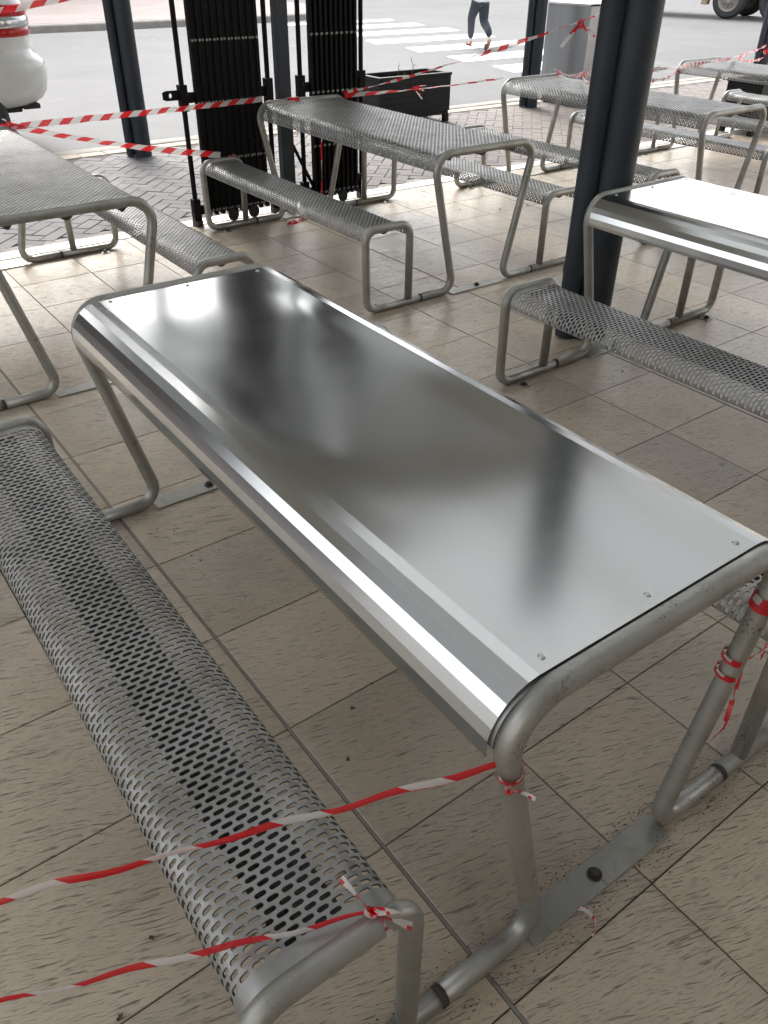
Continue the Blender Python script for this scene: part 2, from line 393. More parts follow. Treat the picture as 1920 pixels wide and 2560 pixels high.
for (u, v, o) in pavers[:300]:
    link('paver', pm, paving, (u, v, random.uniform(-.001, .0025)), (random.uniform(-.008, .008), random.uniform(-.008, .008), pi/4+o*pi/2+random.choice((0, pi))))
rest = MB(); pv, pf = paver_shape()
for (u, v, o) in pavers[300:]:
    Mx = Matrix.Translation((u, v, random.uniform(-.001, .002))) @ Matrix.Rotation(pi/4+o*pi/2, 4, 'Z'); rest.add([Mx @ Vector(q) for q in pv], pf)
tag(rest.obj('distant_pavers', M_paver, paving), kind='stuff')
hb = mesh_data('header_brick', *tile_shape(.226, .158, .03, .004), M_cream)
k = 0; u = -3.0
while u < 14:
    link('header_brick', hb, paving, (u, 7.845, random.uniform(-.001, .002)), (random.uniform(-.01, .01), random.uniform(-.01, .01), random.uniform(-.01, .01))); u += .231
edge = MB(); edge.box((-12, FLOOR_EDGE+.128, -.02), (18, FLOOR_EDGE+.215, -.001)); edge.obj('mortar_edge', M_kerb, paving)

# ------------------------------------------------------------------ kerb, road, crossing, far footpath
ZR = -.10
kb = tag(empty('kerb', (0, 8.02, 0)), kind='structure')
ks = MB(); ks.box((-.598, -.088, -.3), (.598, .088, .004), bev=.012); kme = ks.data('kerb_stone', M_kerb, True)
for i in range(-8, 16): link('kerb_stone', kme, kb, (i*1.2, 0, random.uniform(-.003, .003)))
def grid_sheet(x0, x1, y0, y1, z): return [(x0, y0, z), (x1, y0, z), (x1, y1, z), (x0, y1, z)], [(0, 1, 2, 3)]
tag(link('road', mesh_data('road', *grid_sheet(-300, 400, 8.0, 600, ZR), M_road)), kind='structure')
tag(link('ground', mesh_data('ground', *grid_sheet(-600, 700, -500, 900, -.32), M_kerb)), kind='structure')
K = (CAM_H-ZR)/CAM_H
xw = tag(empty('zebra_crossing', (12.5, 15, ZR)), kind='structure')
for i, (a, c, ua, ub) in enumerate([(9.95, 10.72, 9.85, 13.3), (11.38, 12.15, 10.1, 13.4), (12.89, 13.65, 10.35, 13.6), (14.4, 15.15, 10.5, 13.8), (15.9, 16.65, 10.8, 14), (17.4, 18.15, 11.0, 14.2), (18.9, 19.4, 11.2, 14.4)]):
    mb = MB(); sk = .28
    xs = [ua+.35*q for q in range(int((ub-ua)/.35)+1)]
    vs = [Vector((x*K-12.5, a*K-15, .004)) for x in xs]+[Vector((x*K+sk-12.5, c*K-15, .004)) for x in xs]
    nn = len(xs); mb.add(vs, [(q, q+1, nn+q+1, nn+q) for q in range(nn-1)])
    mb.obj('crossing_bar', M_paint, xw)
# far traffic-island footpath with a rounded corner
fy = 19.75*K
pts = [(-60, fy), (8, fy), (12.5, fy+.25), (14.0, fy+.6), (15.0, fy+1.4), (15.5, fy+3.0), (15.6, 60), (-60, 60)]
def prism(pts, z0, z1):
    n_ = len(pts); return [(x, y, z0) for x, y in pts]+[(x, y, z1) for x, y in pts], [tuple(range(n_, 2*n_))]+[(i, (i+1) % n_, n_+(i+1) % n_, n_+i) for i in range(n_)]
def inset(p, d):   # shift the edge inward for the kerb's inner line
    return [(-60, fy+d), (8, fy+d), (12.5-.05, fy+.25+d), (14-.12, fy+.6+d*.9), (15-.25, fy+1.4+d*.6), (15.5-d, fy+3), (15.6-d, 60), (-60, 60)]
tag(link('far_footpath', mesh_data('far_footpath', *prism(inset(pts, .28), ZR-.1, ZR+.155), M_far)), kind='structure')
ip = inset(pts, .275)[:7]; op = pts[:7]
fk = MB(); vs = []; fs = []
for (p, q) in zip(op, ip): vs += [(p[0], p[1], ZR-.1), (p[0], p[1]+.015, ZR+.125), (p[0]*.999, p[1]+.05, ZR+.15), (q[0], q[1], ZR+.15)]
for i in range(6):
    for j in range(3): fs.append((4*i+j, 4*(i+1)+j, 4*(i+1)+j+1, 4*i+j+1))
fk.add(vs, fs); tag(fk.obj('far_kerb', M_kerb), kind='structure')

# shop frontage across the street: out of frame, added and sized to darken the steel tops' reflections
sf = tag(empty('unseen_frontage', (0, 44, 0)), kind='structure')
for k in range(9):
    b_ = MB(); x0 = -52+k*11; hgt = 16.5+1.2*((k*7) % 3) if k < 6 else (9.5 if k < 8 else 5.5)
    b_.box((x0+.1, 0, -.3), (x0+10.9, 6, hgt)); b_.box((x0+.05, -1.6, 3.2), (x0+10.95, 0-.01, 3.45)); 
    b_.obj('shop', M_shop, sf)
    for f_ in range(2 if k < 5 else 0):
        for w_ in range(4):
            q = MB(); q.box((x0+1.2+w_*2.4, -.06, 4.6+f_*3.1), (x0+2.5+w_*2.4, -.01, 6.5+f_*3.1)); q.obj('window', M_glass, sf)
# ------------------------------------------------------------------ roof over the tables (out of frame, panels and extent shaped for light and reflections)
rf = tag(empty('roof', (0, 0, 3.0)), kind='structure')
def slab(name, u0, u1, v0, v1, z0, z1, m_):
    mb = MB(); mb.box((u0, v0, z0), (u1, v1, z1)); return mb.obj(name, m_, rf)
SK0, SK1 = -3.6, 8.6  # roof ends cut short to let in more sky
NS = 12; sw = (SK1-SK0)/NS
for (va, vb, mm) in ((-2.98, 1.2, M_fill), (1.24, 3.5, M_fill_bright)):
    for k in range(NS): slab('fill_panel', SK0+k*sw+.022, SK0+(k+1)*sw-.022, va, vb, .30, .305, mm)  # added light-passing panels
for k in range(1, NS): slab('rafter', SK0+k*sw-.02, SK0+k*sw+.02, -2.98, 3.5, .25, .35, M_ceil)
slab('soffit', -3.6, 8.6, 3.52, 5.2, .25, .35, M_greysoffit)
for k in range(NS): slab('added_sheet', SK0+k*sw+.012, SK0+(k+1)*sw-.012, 5.24, 7.88, .30, .305, M_poly)  # unseen sheets, added to pass light at the street side
for u in (-2, 2.9, 7.8): slab('beam', u-.05, u+.05, 5.24, 7.6, .14, .29, M_darkroof)
slab('fascia', -3.6, 8.6, 7.9, 8.0, .12, .4, M_darkroof)
bw = MB(); bw.box((-9, -3.2, 0), (16, -3, 3.4)); tag(bw.obj('unseen_back_wall', M_wall), kind='structure')  # unseen wall, added to block the sky behind and bounce light

# ------------------------------------------------------------------ picnic settings
WT, HT, WF, BI, BOT, BOF, HB, LEN, RT = .3535, .73, .1813, .493, .7726, .7643, .427, 1.8, .0205
def fillet(pts, rad, n=8):
    out = [Vector(pts[0])]
    for i in range(1, len(pts)-1):
        p = Vector(pts[i]); a = (Vector(pts[i-1])-p); c = (Vector(pts[i+1])-p); r = rad[i-1]
        an = a.normalized(); cn = c.normalized(); ang = an.angle(cn); tl = r/math.tan(ang/2)
        bis = (an+cn).normalized(); ctr = p+bis*(r/sin(ang/2)); s0 = p+an*tl-ctr; s1 = p+cn*tl-ctr
        tot = s0.angle(s1)
        for k in range(n+1):
            t = k/n; out.append(ctr+(sin((1-t)*tot)*s0+sin(t*tot)*s1)/sin(tot))
    out.append(Vector(pts[-1])); return out
JX = .415
tf = MB(); tf.tube(fillet([(-JX, 0, RT), (-WF, 0, RT), (-WT, 0, HT), (WT, 0, HT), (WF, 0, RT), (JX, 0, RT)], [.06, .085, .085, .06], 9), RT, 16)
ME_TF = tf.data('table_frame', M_tube, True)
def bench_frame(s):
    b_ = MB(); b_.tube(fillet([(s*(JX+.002), 0, RT), (s*BOF, 0, RT), (s*BOT, 0, HB), (s*BI, 0, HB), (s*BI, 0, RT+.012)], [.06, .062, .062], 9), RT*.97, 16); return b_.data('bench_frame', M_tube, True)
ME_BF = {s: bench_frame(s) for s in (-1, 1)}
jr = MB(); jr.tube([(-.006, 0, 0), (.006, 0, 0)], RT*1.06, 14); ME_JR = jr.data('weld_joint', M_dark, True)
fp = MB(); fp.box((-.205, -.033, 0), (.205, .033, .007), bev=.0025); ME_FP = fp.data('floor_plate', M_tube)
bo = MB(); bo.lathe([(.016, 0), (.016, .003), (.0155, .0035)], (0, 0, 0), n=16); bo.lathe([(.0095, .0035), (.0095, .012), (.007, .0135)], (0, 0, 0), n=6); ME_BO = bo.data('bolt', M_dark)
ft = MB(); ft.box((-.024, -.03, 0), (.024, .03, .006), bev=.002); ME_FT = ft.data('fixing_tab', M_tube)

PS, PY, SA, SB = .0247, .0147, .0099, .0043
def profile(xl, xr, z, rad, drop):
    """list of (s, x, z, nx, nz) along the bent sheet, s measured from the middle"""
    pts = []
    flat = (xr-xl)/2-rad; arc = rad*(pi/2*1.06)
    def at(s):
        sg = 1 if s >= 0 else -1; a = abs(s); xc = (xl+xr)/2
        if a <= flat: return xc+s, z, 0, 1
        a -= flat
        if a <= arc:
            th_ = a/rad; return xc+sg*(flat+rad*sin(th_)), z-rad+rad*cos(th_), sg*sin(th_), cos(th_)
        th_ = arc/rad; d = a-arc
        return xc+sg*(flat+rad*sin(th_)+d*cos(th_)), z-rad+rad*cos(th_)-d*sin(th_), sg*sin(th_), cos(th_)
    return at, flat+arc+drop
def perforated(name, xl, xr, z, rad, drop, y0, y1, dish):
    at, half = profile(xl, xr, z, rad, drop)
    ncol = int(round(2*half/PS)); ps = 2*half/ncol; ymar = .030
    nrow = int((y1-y0-2*ymar)/PY); py = (y1-y0-2*ymar)/nrow
    vs = []; key = {}; fs = []
    def V(s, y, k=None):
        if k is not None and k in key: return key[k]
        x, zz, nx, nz = at(s)
        e = min(y-y0, y1-y); q = max(0, min(1, e/.09)); zz -= dish*(q*q*(3-2*q))*max(0, nz)
        vs.append((x, y, zz)); i = len(vs)-1
        if k is not None: key[k] = i
        return i
    ya = y0+ymar
    def L(k2, j2): return V(-half+k2*ps/2, ya+j2*py/2, (k2, j2))     # half-lattice
    for j in range(nrow):
        off = j % 2
        if off:
            fs.append((L(0, 2*j), L(1, 2*j), L(1, 2*j+1), L(1, 2*j+2), L(0, 2*j+2)))
            K2 = 2*ncol; fs.append((L(K2-1, 2*j), L(K2, 2*j), L(K2, 2*j+2), L(K2-1, 2*j+2), L(K2-1, 2*j+1)))
        for i in range(ncol-off):
            k0 = 2*i+off; sc = -half+(k0+1)*ps/2; yc = ya+(2*j+1)*py/2
            a, b_ = SA, SB
            Q = [V(sc+dx, yc+dy) for dx, dy in ((a, 0), (a-.3*b_, .72*b_), (a-b_, b_), (-a+b_, b_), (-a+.3*b_, .72*b_), (-a, 0), (-a+.3*b_, -.72*b_), (-a+b_, -b_), (a-b_, -b_), (a-.3*b_, -.72*b_))]
            E, NE, N, NW, W2, SW, S2, SE = L(k0+2, 2*j+1), L(k0+2, 2*j+2), L(k0+1, 2*j+2), L(k0, 2*j+2), L(k0, 2*j+1), L(k0, 2*j), L(k0+1, 2*j), L(k0+2, 2*j)
            fs += [(E, NE, Q[1], Q[0]), (NE, Q[2], Q[1]), (NE, N, Q[2]), (N, Q[3], Q[2]), (N, NW, Q[3]), (NW, Q[4], Q[3]), (NW, W2, Q[5], Q[4]),
                   (W2, SW, Q[6], Q[5]), (SW, Q[7], Q[6]), (SW, S2, Q[7]), (S2, Q[8], Q[7]), (S2, SE, Q[8]), (SE, Q[9], Q[8]), (SE, E, Q[0], Q[9])]
    for (jj, ye, sg) in ((0, y0, -1), (2*nrow, y1, 1)):              # solid margins at both ends
        for st in range(3):
            for k2 in range(2*ncol):
                def P(kk, q): return L(kk, jj) if q == 0 else V(-half+kk*ps/2, ya+jj*py/2+(ye-(ya+jj*py/2))*q/3, ('m', kk, jj, q))
                f = (P(k2, st), P(k2+1, st), P(k2+1, st+1), P(k2, st+1)); fs.append(f if sg > 0 else f[::-1])
    me = mesh_data(name, vs, fs, [M_perf, M_rimshade], smooth=True)
    cnt = {}
    for p in me.polygons:
        for ek in p.edge_keys: cnt[ek] = cnt.get(ek, 0)+1
    me.attributes.new('sharp_edge', 'BOOLEAN', 'EDGE').data.foreach_set('value', [cnt.get(tuple(sorted(e.vertices)), 0) == 1 for e in me.edges])
    return me
ME_TOP = perforated('table_top', -WT+.006, WT-.006, HT+.004, .078, .0, RT*.7, LEN-RT*.7, .010)
ME_SEAT = {s: perforated('bench_seat', *(sorted((s*(BI+.004), s*(BOT-.004)))), HB+.006, .058, .004, RT*.7, LEN-RT*.7, .010) for s in (-1, 1)}
def vchannel(xc, z, hw, dp):
    b_ = MB(); vs = [(xc-hw, .03, z), (xc-hw*.15, .03, z-dp), (xc+hw*.15, .03, z-dp), (xc+hw, .03, z)]; vs += [(x, LEN-.03, zz) for x, y, zz in vs]
    b_.add(vs, [(0, 1, 5, 4), (1, 2, 6, 5), (2, 3, 7, 6), (0, 3, 2, 1), (4, 5, 6, 7)]); return b_
def channel_data(lst):
    b_ = MB()
    for a in lst:
        q = vchannel(*a); b_.add(q.v, q.f)
    return b_.data('stiffener', M_under)
ME_CH_T = channel_data([(0, HT-.0135, .05, .03), (-.225, HT-.0135, .035, .03), (.225, HT-.0135, .035, .03)])
ME_CH_B = {s: channel_data([(s*(BI+BOT)/2, HB-.0125, .052, .028)]) for s in (-1, 1)}
# folded stainless cover sheet
def cover_data():
    at, half = profile(-WT-.001, WT+.001, HT+.0125, .092, .012)
    flat = WT+.001-.092; stops = [-half]
    n_arc = 7; arc = half-.012-flat
    ss = [-half]+[-(flat+arc*k/n_arc) for k in range(n_arc, -1, -1)]+[-flat+2*flat*k/24 for k in range(1, 24)]+[flat+arc*k/n_arc for k in range(n_arc+1)]+[half]
    ny = 40; y0, y1 = RT*1.02, LEN-RT*1.02; vs = []; fs = []
    for j in range(ny+1):
        y = y0+(y1-y0)*j/ny
        for s in ss:
            x, z, nx, nz = at(s)
            e = min(1, max(0, (flat+.02-abs(s))/.10)); ee = min(1, min(y-y0, y1-y)/.45)
            wv = (.012*x*sin(6.3*y+.4)+.007*x*sin(13.5*y+2)+.0016*sin(5.1*y+2.2*x+.6)+.0007*sin(9.3*y-5*x+1.9)+.0005*sin(7*x+1.2+2.4*y)+.00022*sin(17*y+8*x))*e*e*ee
            vs.append((x, y, z+wv))
    m_ = len(ss)
    for j in range(ny):
        for i in range(m_-1): fs.append((j*m_+i, j*m_+i+1, (j+1)*m_+i+1, (j+1)*m_+i))
    me = mesh_data('cover_sheet', vs, fs, M_stain, smooth=True)
    # folds of the press brake stay crisp
    sharp = set()
    for j in range(ny):
        for i, s in enumerate(ss):
            if abs(s) >= flat-1e-6: sharp.add((j*m_+i, (j+1)*m_+i))
    for i in range(m_-1): sharp.add((i, i+1)); sharp.add((ny*m_+i, ny*m_+i+1))
    for j in range(ny): sharp.add((j*m_, (j+1)*m_)); sharp.add((j*m_+m_-1, (j+1)*m_+m_-1))
    at_ = me.attributes.new('sharp_edge', 'BOOLEAN', 'EDGE')
    for e in me.edges:
        a, b_ = sorted(e.vertices)
        if (a, b_) in sharp: at_.data[e.index].value = True
    return me
ME_COVER = cover_data()
sc_ = MB(); sc_.lathe([(.0065, 0), (.006, .0022), (.0035, .0038), (.002, .0028)], (0, 0, 0), n=14); ME_SCREW = sc_.data('screw', M_screw, True)

def picnic(loc, rz, label, covered):
    root = empty('picnic_table', loc, rz); tag(root, label, 'picnic table', 'galvanised picnic tables with attached benches')
    def part(name, me, l=(0, 0, 0), r=(0, 0, 0), par=None): 
        return link(name, me, par or root, l, r)
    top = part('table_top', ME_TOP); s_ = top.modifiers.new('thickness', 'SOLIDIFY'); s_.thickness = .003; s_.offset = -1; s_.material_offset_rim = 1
    part('stiffener', ME_CH_T, par=top)
    if covered:
        cv = part('cover_sheet', ME_COVER); s_ = cv.modifiers.new('thickness', 'SOLIDIFY'); s_.thickness = .0012; s_.offset = -1
        cv['label'] = 'smooth brushed stainless cover folded over the table top'
        for y in (.045, LEN-.045):
            for x in (-.235, .0, .235): part('screw', ME_SCREW, (x, y, HT+.0115), par=cv)
    for s in (-1, 1):
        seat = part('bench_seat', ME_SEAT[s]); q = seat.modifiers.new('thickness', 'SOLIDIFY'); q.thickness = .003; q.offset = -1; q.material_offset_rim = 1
        part('stiffener', ME_CH_B[s], par=seat)
    for y, ins in ((0, 1), (LEN, -1)):
        f_ = part('table_frame', ME_TF, (0, y, 0))
        pl = part('floor_plate', ME_FP, (0, y, 0)); part('bolt', ME_BO, (0, 0, .007), par=pl)
        for s in (-1, 1):
            bf = part('bench_frame', ME_BF[s], (0, y, 0)); part('weld_joint', ME_JR, (s*JX, y, RT))
            tb = part('fixing_tab', ME_FT, (s*.665, y+ins*.046, 0)); part('bolt', ME_BO, (0, ins*.008, .006), (0, 0, .3), par=tb)
    return root
picnic((.919, .479, 0), -.0098, 'nearest picnic table in the foreground, its top covered by a smooth stainless sheet', True)
picnic((.933, 3.291, 0), -.003, 'bare perforated picnic table cut off by the left edge below the white car', False)
picnic((3.099, 3.273, 0), -.002, 'bare perforated picnic table right in front of the black folding gates', False)
picnic((3.092, .463, 0), .004, 'picnic table with glaring stainless covered top at the right edge beside the dark post', True)
picnic((5.236, 3.238, 0), .0056, 'bare perforated picnic table partly hidden behind the near dark post', False)
picnic((7.43, 3.27, 0), 0.0, 'farthest picnic table, only its far corner and bench in view at the upper right', False)

# ------------------------------------------------------------------ verandah posts with downpipes
def post(u, v, pu, pv, label, r=.071, rp=.04, zb=0.0):
    o = empty('verandah_post', (u, v, zb)); tag(o, label, 'post', 'dark verandah posts with downpipes')
    b_ = MB(); b_.lathe([(r, 0), (r, 3.28)], (0, 0, 0), n=28); b_.obj('shaft', M_post, o, True)
    d_ = MB(); d_.lathe([(rp, 0.01), (rp, 3.28)], (pu, pv, 0), n=20); d_.obj('downpipe', M_post, o, True)
    for z in (.32, 1.7): 
        c_ = MB(); c_.lathe([(rp+.004, z), (rp+.004, z+.035)], (pu, pv, 0), n=20); mx = Vector((pu, pv, 0))*.6; c_.box((mx.x-.015, mx.y-.015, z), (mx.x+.015, mx.y+.015, z+.03)); c_.obj('pipe_bracket', M_post, o, True)
    return o
post(2.905, 7.52, -.097, .05, 'dark verandah post at the kerb left of the black gates')
post(7.80, 7.54, -.097, .05, 'dark verandah post at the kerb beside the grey metal cabinet')
post(12.57, 7.54, -.097, .05, 'dark verandah post cut off by the right edge of the photo')
post(3.085, 2.43, -.108, .055, 'thick dark post standing among the tables, nearest of the posts', r=.086, rp=.05)

# ------------------------------------------------------------------ folding trellis gates
def gate(u0, u1, pl, pr_, label, bracket):
    g = empty('folding_gate', (u0, 5.25, 0)); tag(g, label, 'gate', 'folded black trellis gates')
    Wd = u1-u0; n_ = 19; ZT = 3.0; DY = .004 if bracket else .010
    for i in range(n_):
        x = Wd*(i+.5)/n_; dy = DY if i % 2 else -DY
        b_ = MB(); b_.box((x-Wd/n_*.498, dy-.020, .055+.02*(i % 2)), (x+Wd/n_*.498, dy+.016, ZT), bev=.0012); b_.obj('gate_bar', M_black, g)
    rv = MB()
    for z in (.09, .405, .745, 1.09, 1.43, 1.77, 2.11, 2.45, 2.79):
        for i in range(n_):
            x = Wd*(i+.5)/n_; dy = DY if i % 2 else -DY
            rv.lathe([(.0085, 0), (.007, -.006), (.003, -.008)], (x, dy-.020, z), axis='Y', n=8)
    tag(rv.obj('rivets', M_rivet, g, True), kind='stuff')
    for pu in (pl, pr_):
        x = pu-u0; s = -1 if pu < u0 else 1
        b_ = MB(); b_.lathe([(.016, .03), (.016, 3.1)], (x, .0, 0), n=14); b_.obj('gate_pole', M_black, g, True)
        for z in (.10, .78, 1.50, 2.2):
            hmb = MB(); hmb.box((x-.026, -.026, z-.075), (x+.026, .026, z+.075), bev=.004); xx = sorted((x, (0 if s < 0 else Wd)-s*.01)); hmb.box((xx[0], -.012, z-.03), (xx[1], .012, z+.03)); hmb.obj('hinge_block', M_black, g)
        fb = MB(); fb.box((x-.03, -.03, 0), (x+.03, .03, .035), bev=.005); fb.lathe([(.018, -.02), (.018, .02)], (x-.005, -.035, .02), axis='X', n=12); fb.obj('pole_foot', M_dark, g)
    if bracket:
        x = pl-u0
        for z in (.80, 1.42):
            lb = MB(); y = -.006
            # plate with a round hole
            vs = []; fs = []; a, b0, c0, d0 = x-.135, x-.018, z-.028, z+.028; hx, hr = x-.085, .011
            N_ = 16
            for yy in (-.010, -.002):
                for k in range(N_):
                    an = 2*pi*k/N_; dx, dz = cos(an), sin(an)
                    t = min((b0-hx)/dx if dx > 1e-6 else 9, (a-hx)/dx if dx < -1e-6 else 9, (d0-z)/dz if dz > 1e-6 else 9, (c0-z)/dz if dz < -1e-6 else 9)
                    vs.append((hx+t*dx, yy, z+t*dz)); vs.append((hx+hr*dx, yy, z+hr*dz*1.25))
            for k in range(N_):
                k2 = (k+1) % N_; o0, i0, o1, i1 = 2*k, 2*k+1, 2*k2, 2*k2+1; H_ = 2*N_
                fs += [(o0, o1, i1, i0), (H_+o0, H_+i0, H_+i1, H_+o1), (o0, H_+o0, H_+o1, o1), (i0, i1, H_+i1, H_+i0)]
            lb.add(vs, fs); lb.obj('lock_tab', M_black, g)
    for f_ in (.38, .72) if bracket else (.45,):
        x = Wd*f_+(.0 if bracket else .07)
        cs = MB(); cs.lathe([(.012, -.012), (.036, -.012), (.040, -.007), (.040, .007), (.036, .012), (.012, .012)], (x, -.03, .041), axis='Y', n=22); cs.box((x-.008, -.012, .05), (x+.008, .0, .10)); cs.obj('castor', M_rubber, g, True)
    return g
gate(2.415, 2.885, 2.335, 2.945, 'black folded trellis gate left of the square gate post, with drilled lock tabs', True)
gate(3.265, 3.645, 3.195, 3.695, 'black folded trellis gate right of the square gate post, behind the table', False)
gp = empty('gate_post', (3.058, 5.25, 0)); tag(gp, 'square black steel post with a diagonal brace between the two folded gates', 'post')
b_ = MB(); b_.box((-.047, -.03, 0), (.047, .03, 3.2), bev=.004); b_.obj('shaft', M_post, gp)
b_ = MB(); b_.tube([(.03, -.0, .47), (.255, 0, .05)], .013, 8); b_.box((.20, -.012, 0), (.28, .012, .06)); b_.obj('brace', M_black, gp)

# ------------------------------------------------------------------ planters
def planter(u0, u1, v0, v1, z0, z1, label):
    p = empty('planter_box', ((u0+u1)/2, (v0+v1)/2, 0)); tag(p, label, 'planter', 'black slatted planter boxes')
    a, c = (u1-u0)/2, (v1-v0)/2; n_ = 6; h_ = (z1-z0-.03)/n_
    for i in range(n_):
        za = z0+i*h_; 
        for nm, bx in (('front', ((-a, -c, za), (a, -c+.018, za+h_-.0015))), ('back', ((-a, c-.018, za), (a, c, za+h_-.0015))), ('left', ((-a, -c+.02, za), (-a+.018, c-.02, za+h_-.0015))), ('right', ((a-.018, -c+.02, za), (a, c-.02, za+h_-.0015)))):
            s_ = MB(); s_.box(*bx, bev=.002); s_.obj('slat', M_black2, p)
    rm = MB(); w_ = .045
    rm.box((-a-.008, -c-.008, z1-.03), (a+.008, -c+w_, z1), bev=.003); rm.box((-a-.008, c-w_, z1-.03), (a+.008, c+.008, z1), bev=.003)
    rm.box((-a-.006, -c+w_+.001, z1-.03), (-a+w_, c-w_-.001, z1-.001), bev=.003); rm.box((a-w_, -c+w_+.001, z1-.03), (a+.006, c-w_-.001, z1-.001), bev=.003); rm.obj('rim', M_black2, p)
    sl = MB(); sl.box((-a+.02, -c+.02, z0), (a-.02, c-.02, z1-.07)); sl.obj('soil', M_soil, p)
    bs = MB(); bs.box((-a+.01, -c+.005, z0-.035), (a-.01, c-.005, z0-.004), bev=.003); bs.obj('base_rail', M_black2, p)
    for sx in (-1, 1):
        for sy in (-1, 1):
            l_ = MB(); l_.box((sx*(a-.03)-.028, sy*(c-.03)-.028, 0), (sx*(a-.03)+.028, sy*(c-.03)+.028, z0-.036), bev=.003); l_.obj('foot', M_black2, p)
    return p
def b_bl2(n, b):
    v = coords(n); f = noise(n, v, 8, 4); n.links.new(ramp(n, f, [(.3, (.006, .0065, .008)), (.7, (.012, .0125, .014))]), b.inputs['Base Color'])
M_black2 = mat('black_planter_paint', (.01, .01, .012), .5, build=b_bl2, spec=.25)
P1 = planter(5.411, 6.35, 7.35, 7.76, .11, .478, 'black slatted planter box with dry twigs at the kerb behind the tables')
P2 = planter(8.38, 9.35, 4.96, 5.36, .09, .50, 'black planter box behind the farthest table at the right edge')
for i, (x, y, hh, lean, tl_) in enumerate(((-.08, .02, .17, .02, 'upright twig left of the tall one in the kerbside planter'), (.17, .05, .22, -.05, 'tallest crooked twig in the kerbside planter'), (.26, .03, .06, .05, 'short twig right of the tallest twig in the kerbside planter'), (-.25, -.02, .05, .06, 'shortest twig at the left end of the kerbside planter'), (-.15, .0, .07, -.05, 'short bent twig near the left end of the kerbside planter'), (.30, -.02, .07, -.04, 'short twig at the right end of the kerbside planter'), (-.06, -.03, .08, .06, 'low twig at the foot of the upright twig in the kerbside planter'))):
    t_ = MB(); r_ = random.Random(i)
    pts = [Vector((0, 0, 0))]
    for k in range(1, 5): pts.append(Vector((lean*k/4+r_.uniform(-.012, .012), r_.uniform(-.012, .012), hh*k/4)))
    t_.tube(pts, [.0045, .004, .003, .0025, .001], 6); 
    t_.tube([pts[2], pts[2]+Vector((.02, .01, hh*.12)), pts[2]+Vector((.045, .0, hh*.05))], [.0025, .002, .001], 5); t_.tube([pts[3], pts[3]+Vector((-.02, -.01, hh*.1))], [.002, .001], 5)
    o = t_.obj('dry_twig', M_twig, None, loc=(5.88+x, 7.555+y, .405)); tag(o, tl_, 'twig', 'dry twigs in the planter')

# ------------------------------------------------------------------ grey cabinet by the kerb
cb = empty('metal_cabinet', (8.24, 7.19, 0)); tag(cb, 'large grey sheet metal cabinet with a pale lid at the kerb', 'cabinet')
D_, W2_, H2_ = .66, 1.25, 1.03
m_ = MB(); vs = []; N_ = 10                     # side facing the tables is slightly bowed
for k in range(N_+1):
    t = k/N_; vs += [(-.045*sin(pi*t), D_*t, .09), (-.045*sin(pi*t), D_*t, H2_)]
m_.add(vs, [(2*k, 2*k+2, 2*k+3, 2*k+1) for k in range(N_)]); m_.obj('side_panel', M_cab, cb, True)
m_ = MB(); m_.box((.004, .0, .09), (W2_, .012, H2_), bev=.002); m_.obj('front_panel', M_cab, cb)
m_ = MB(); m_.box((W2_-.012, .014, .09), (W2_, D_, H2_)); m_.box((.004, D_-.012, .09), (W2_-.014, D_, H2_)); m_.obj('rear_panel', M_cab, cb)
m_ = MB(); vs = [(-.045*sin(pi*k/N_)-.006, D_*k/N_, z) for z in (H2_+.002, H2_+.022) for k in range(N_+1)]; vs2 = [(W2_+.004, D_*k/N_, z) for z in (H2_+.002, H2_+.022) for k in range(N_+1)]
nv = len(vs); m_.add(vs+vs2, [(k, k+1, nv+k+1, nv+k) for k in range(N_)]+[(N_+1+k, nv+N_+1+k, nv+N_+2+k, N_+2+k) for k in range(N_)]+[(k, N_+1+k, N_+2+k, k+1) for k in range(N_)]); m_.obj('lid', M_cablid, cb)
m_ = MB(); m_.box((.03, .03, 0), (W2_-.03, D_-.03, .088)); m_.obj('plinth', M_blkplastic, cb)
for k in range(9):
    m_ = MB(); m_.box((-.012+.0*k, .06+k*.062, .01), (.028, .10+k*.062, .08)); m_.obj('vent_fin', M_dark, cb)

# ------------------------------------------------------------------ white car parked at the kerb
car = empty('parked_car', (.31, 9.3, ZR)); tag(car, 'white car parked along the kerb at the left edge, its rear corner in view', 'car')
zc = -ZR
def section(x, hw, zb, zt, rr=.16, tum=.0, n_=6):
    out = []
    def corner(cx, cz, a0):
        for k in range(n_+1):
            a = a0+pi/2*k/n_; out.append((x, cx+rr*cos(a), cz+rr*sin(a)))
    corner(hw-rr-tum, zt-rr, 0); corner(-hw+rr+tum, zt-rr, pi/2); corner(-hw+rr, zb+rr, pi); corner(hw-rr, zb+rr, 3*pi/2)
    return out
def loft(secs, name, m_, par, smooth=True):
    b_ = MB(); k = len(secs[0]); vs = [p for s in secs for p in s]
    fs = [(i*k+j, i*k+(j+1) % k, (i+1)*k+(j+1) % k, (i+1)*k+j) for i in range(len(secs)-1) for j in range(k)]
    fs += [tuple(range(k-1, -1, -1)), tuple(range((len(secs)-1)*k, len(secs)*k))]
    b_.add(vs, fs); o = b_.obj(name, m_, par, True); return o
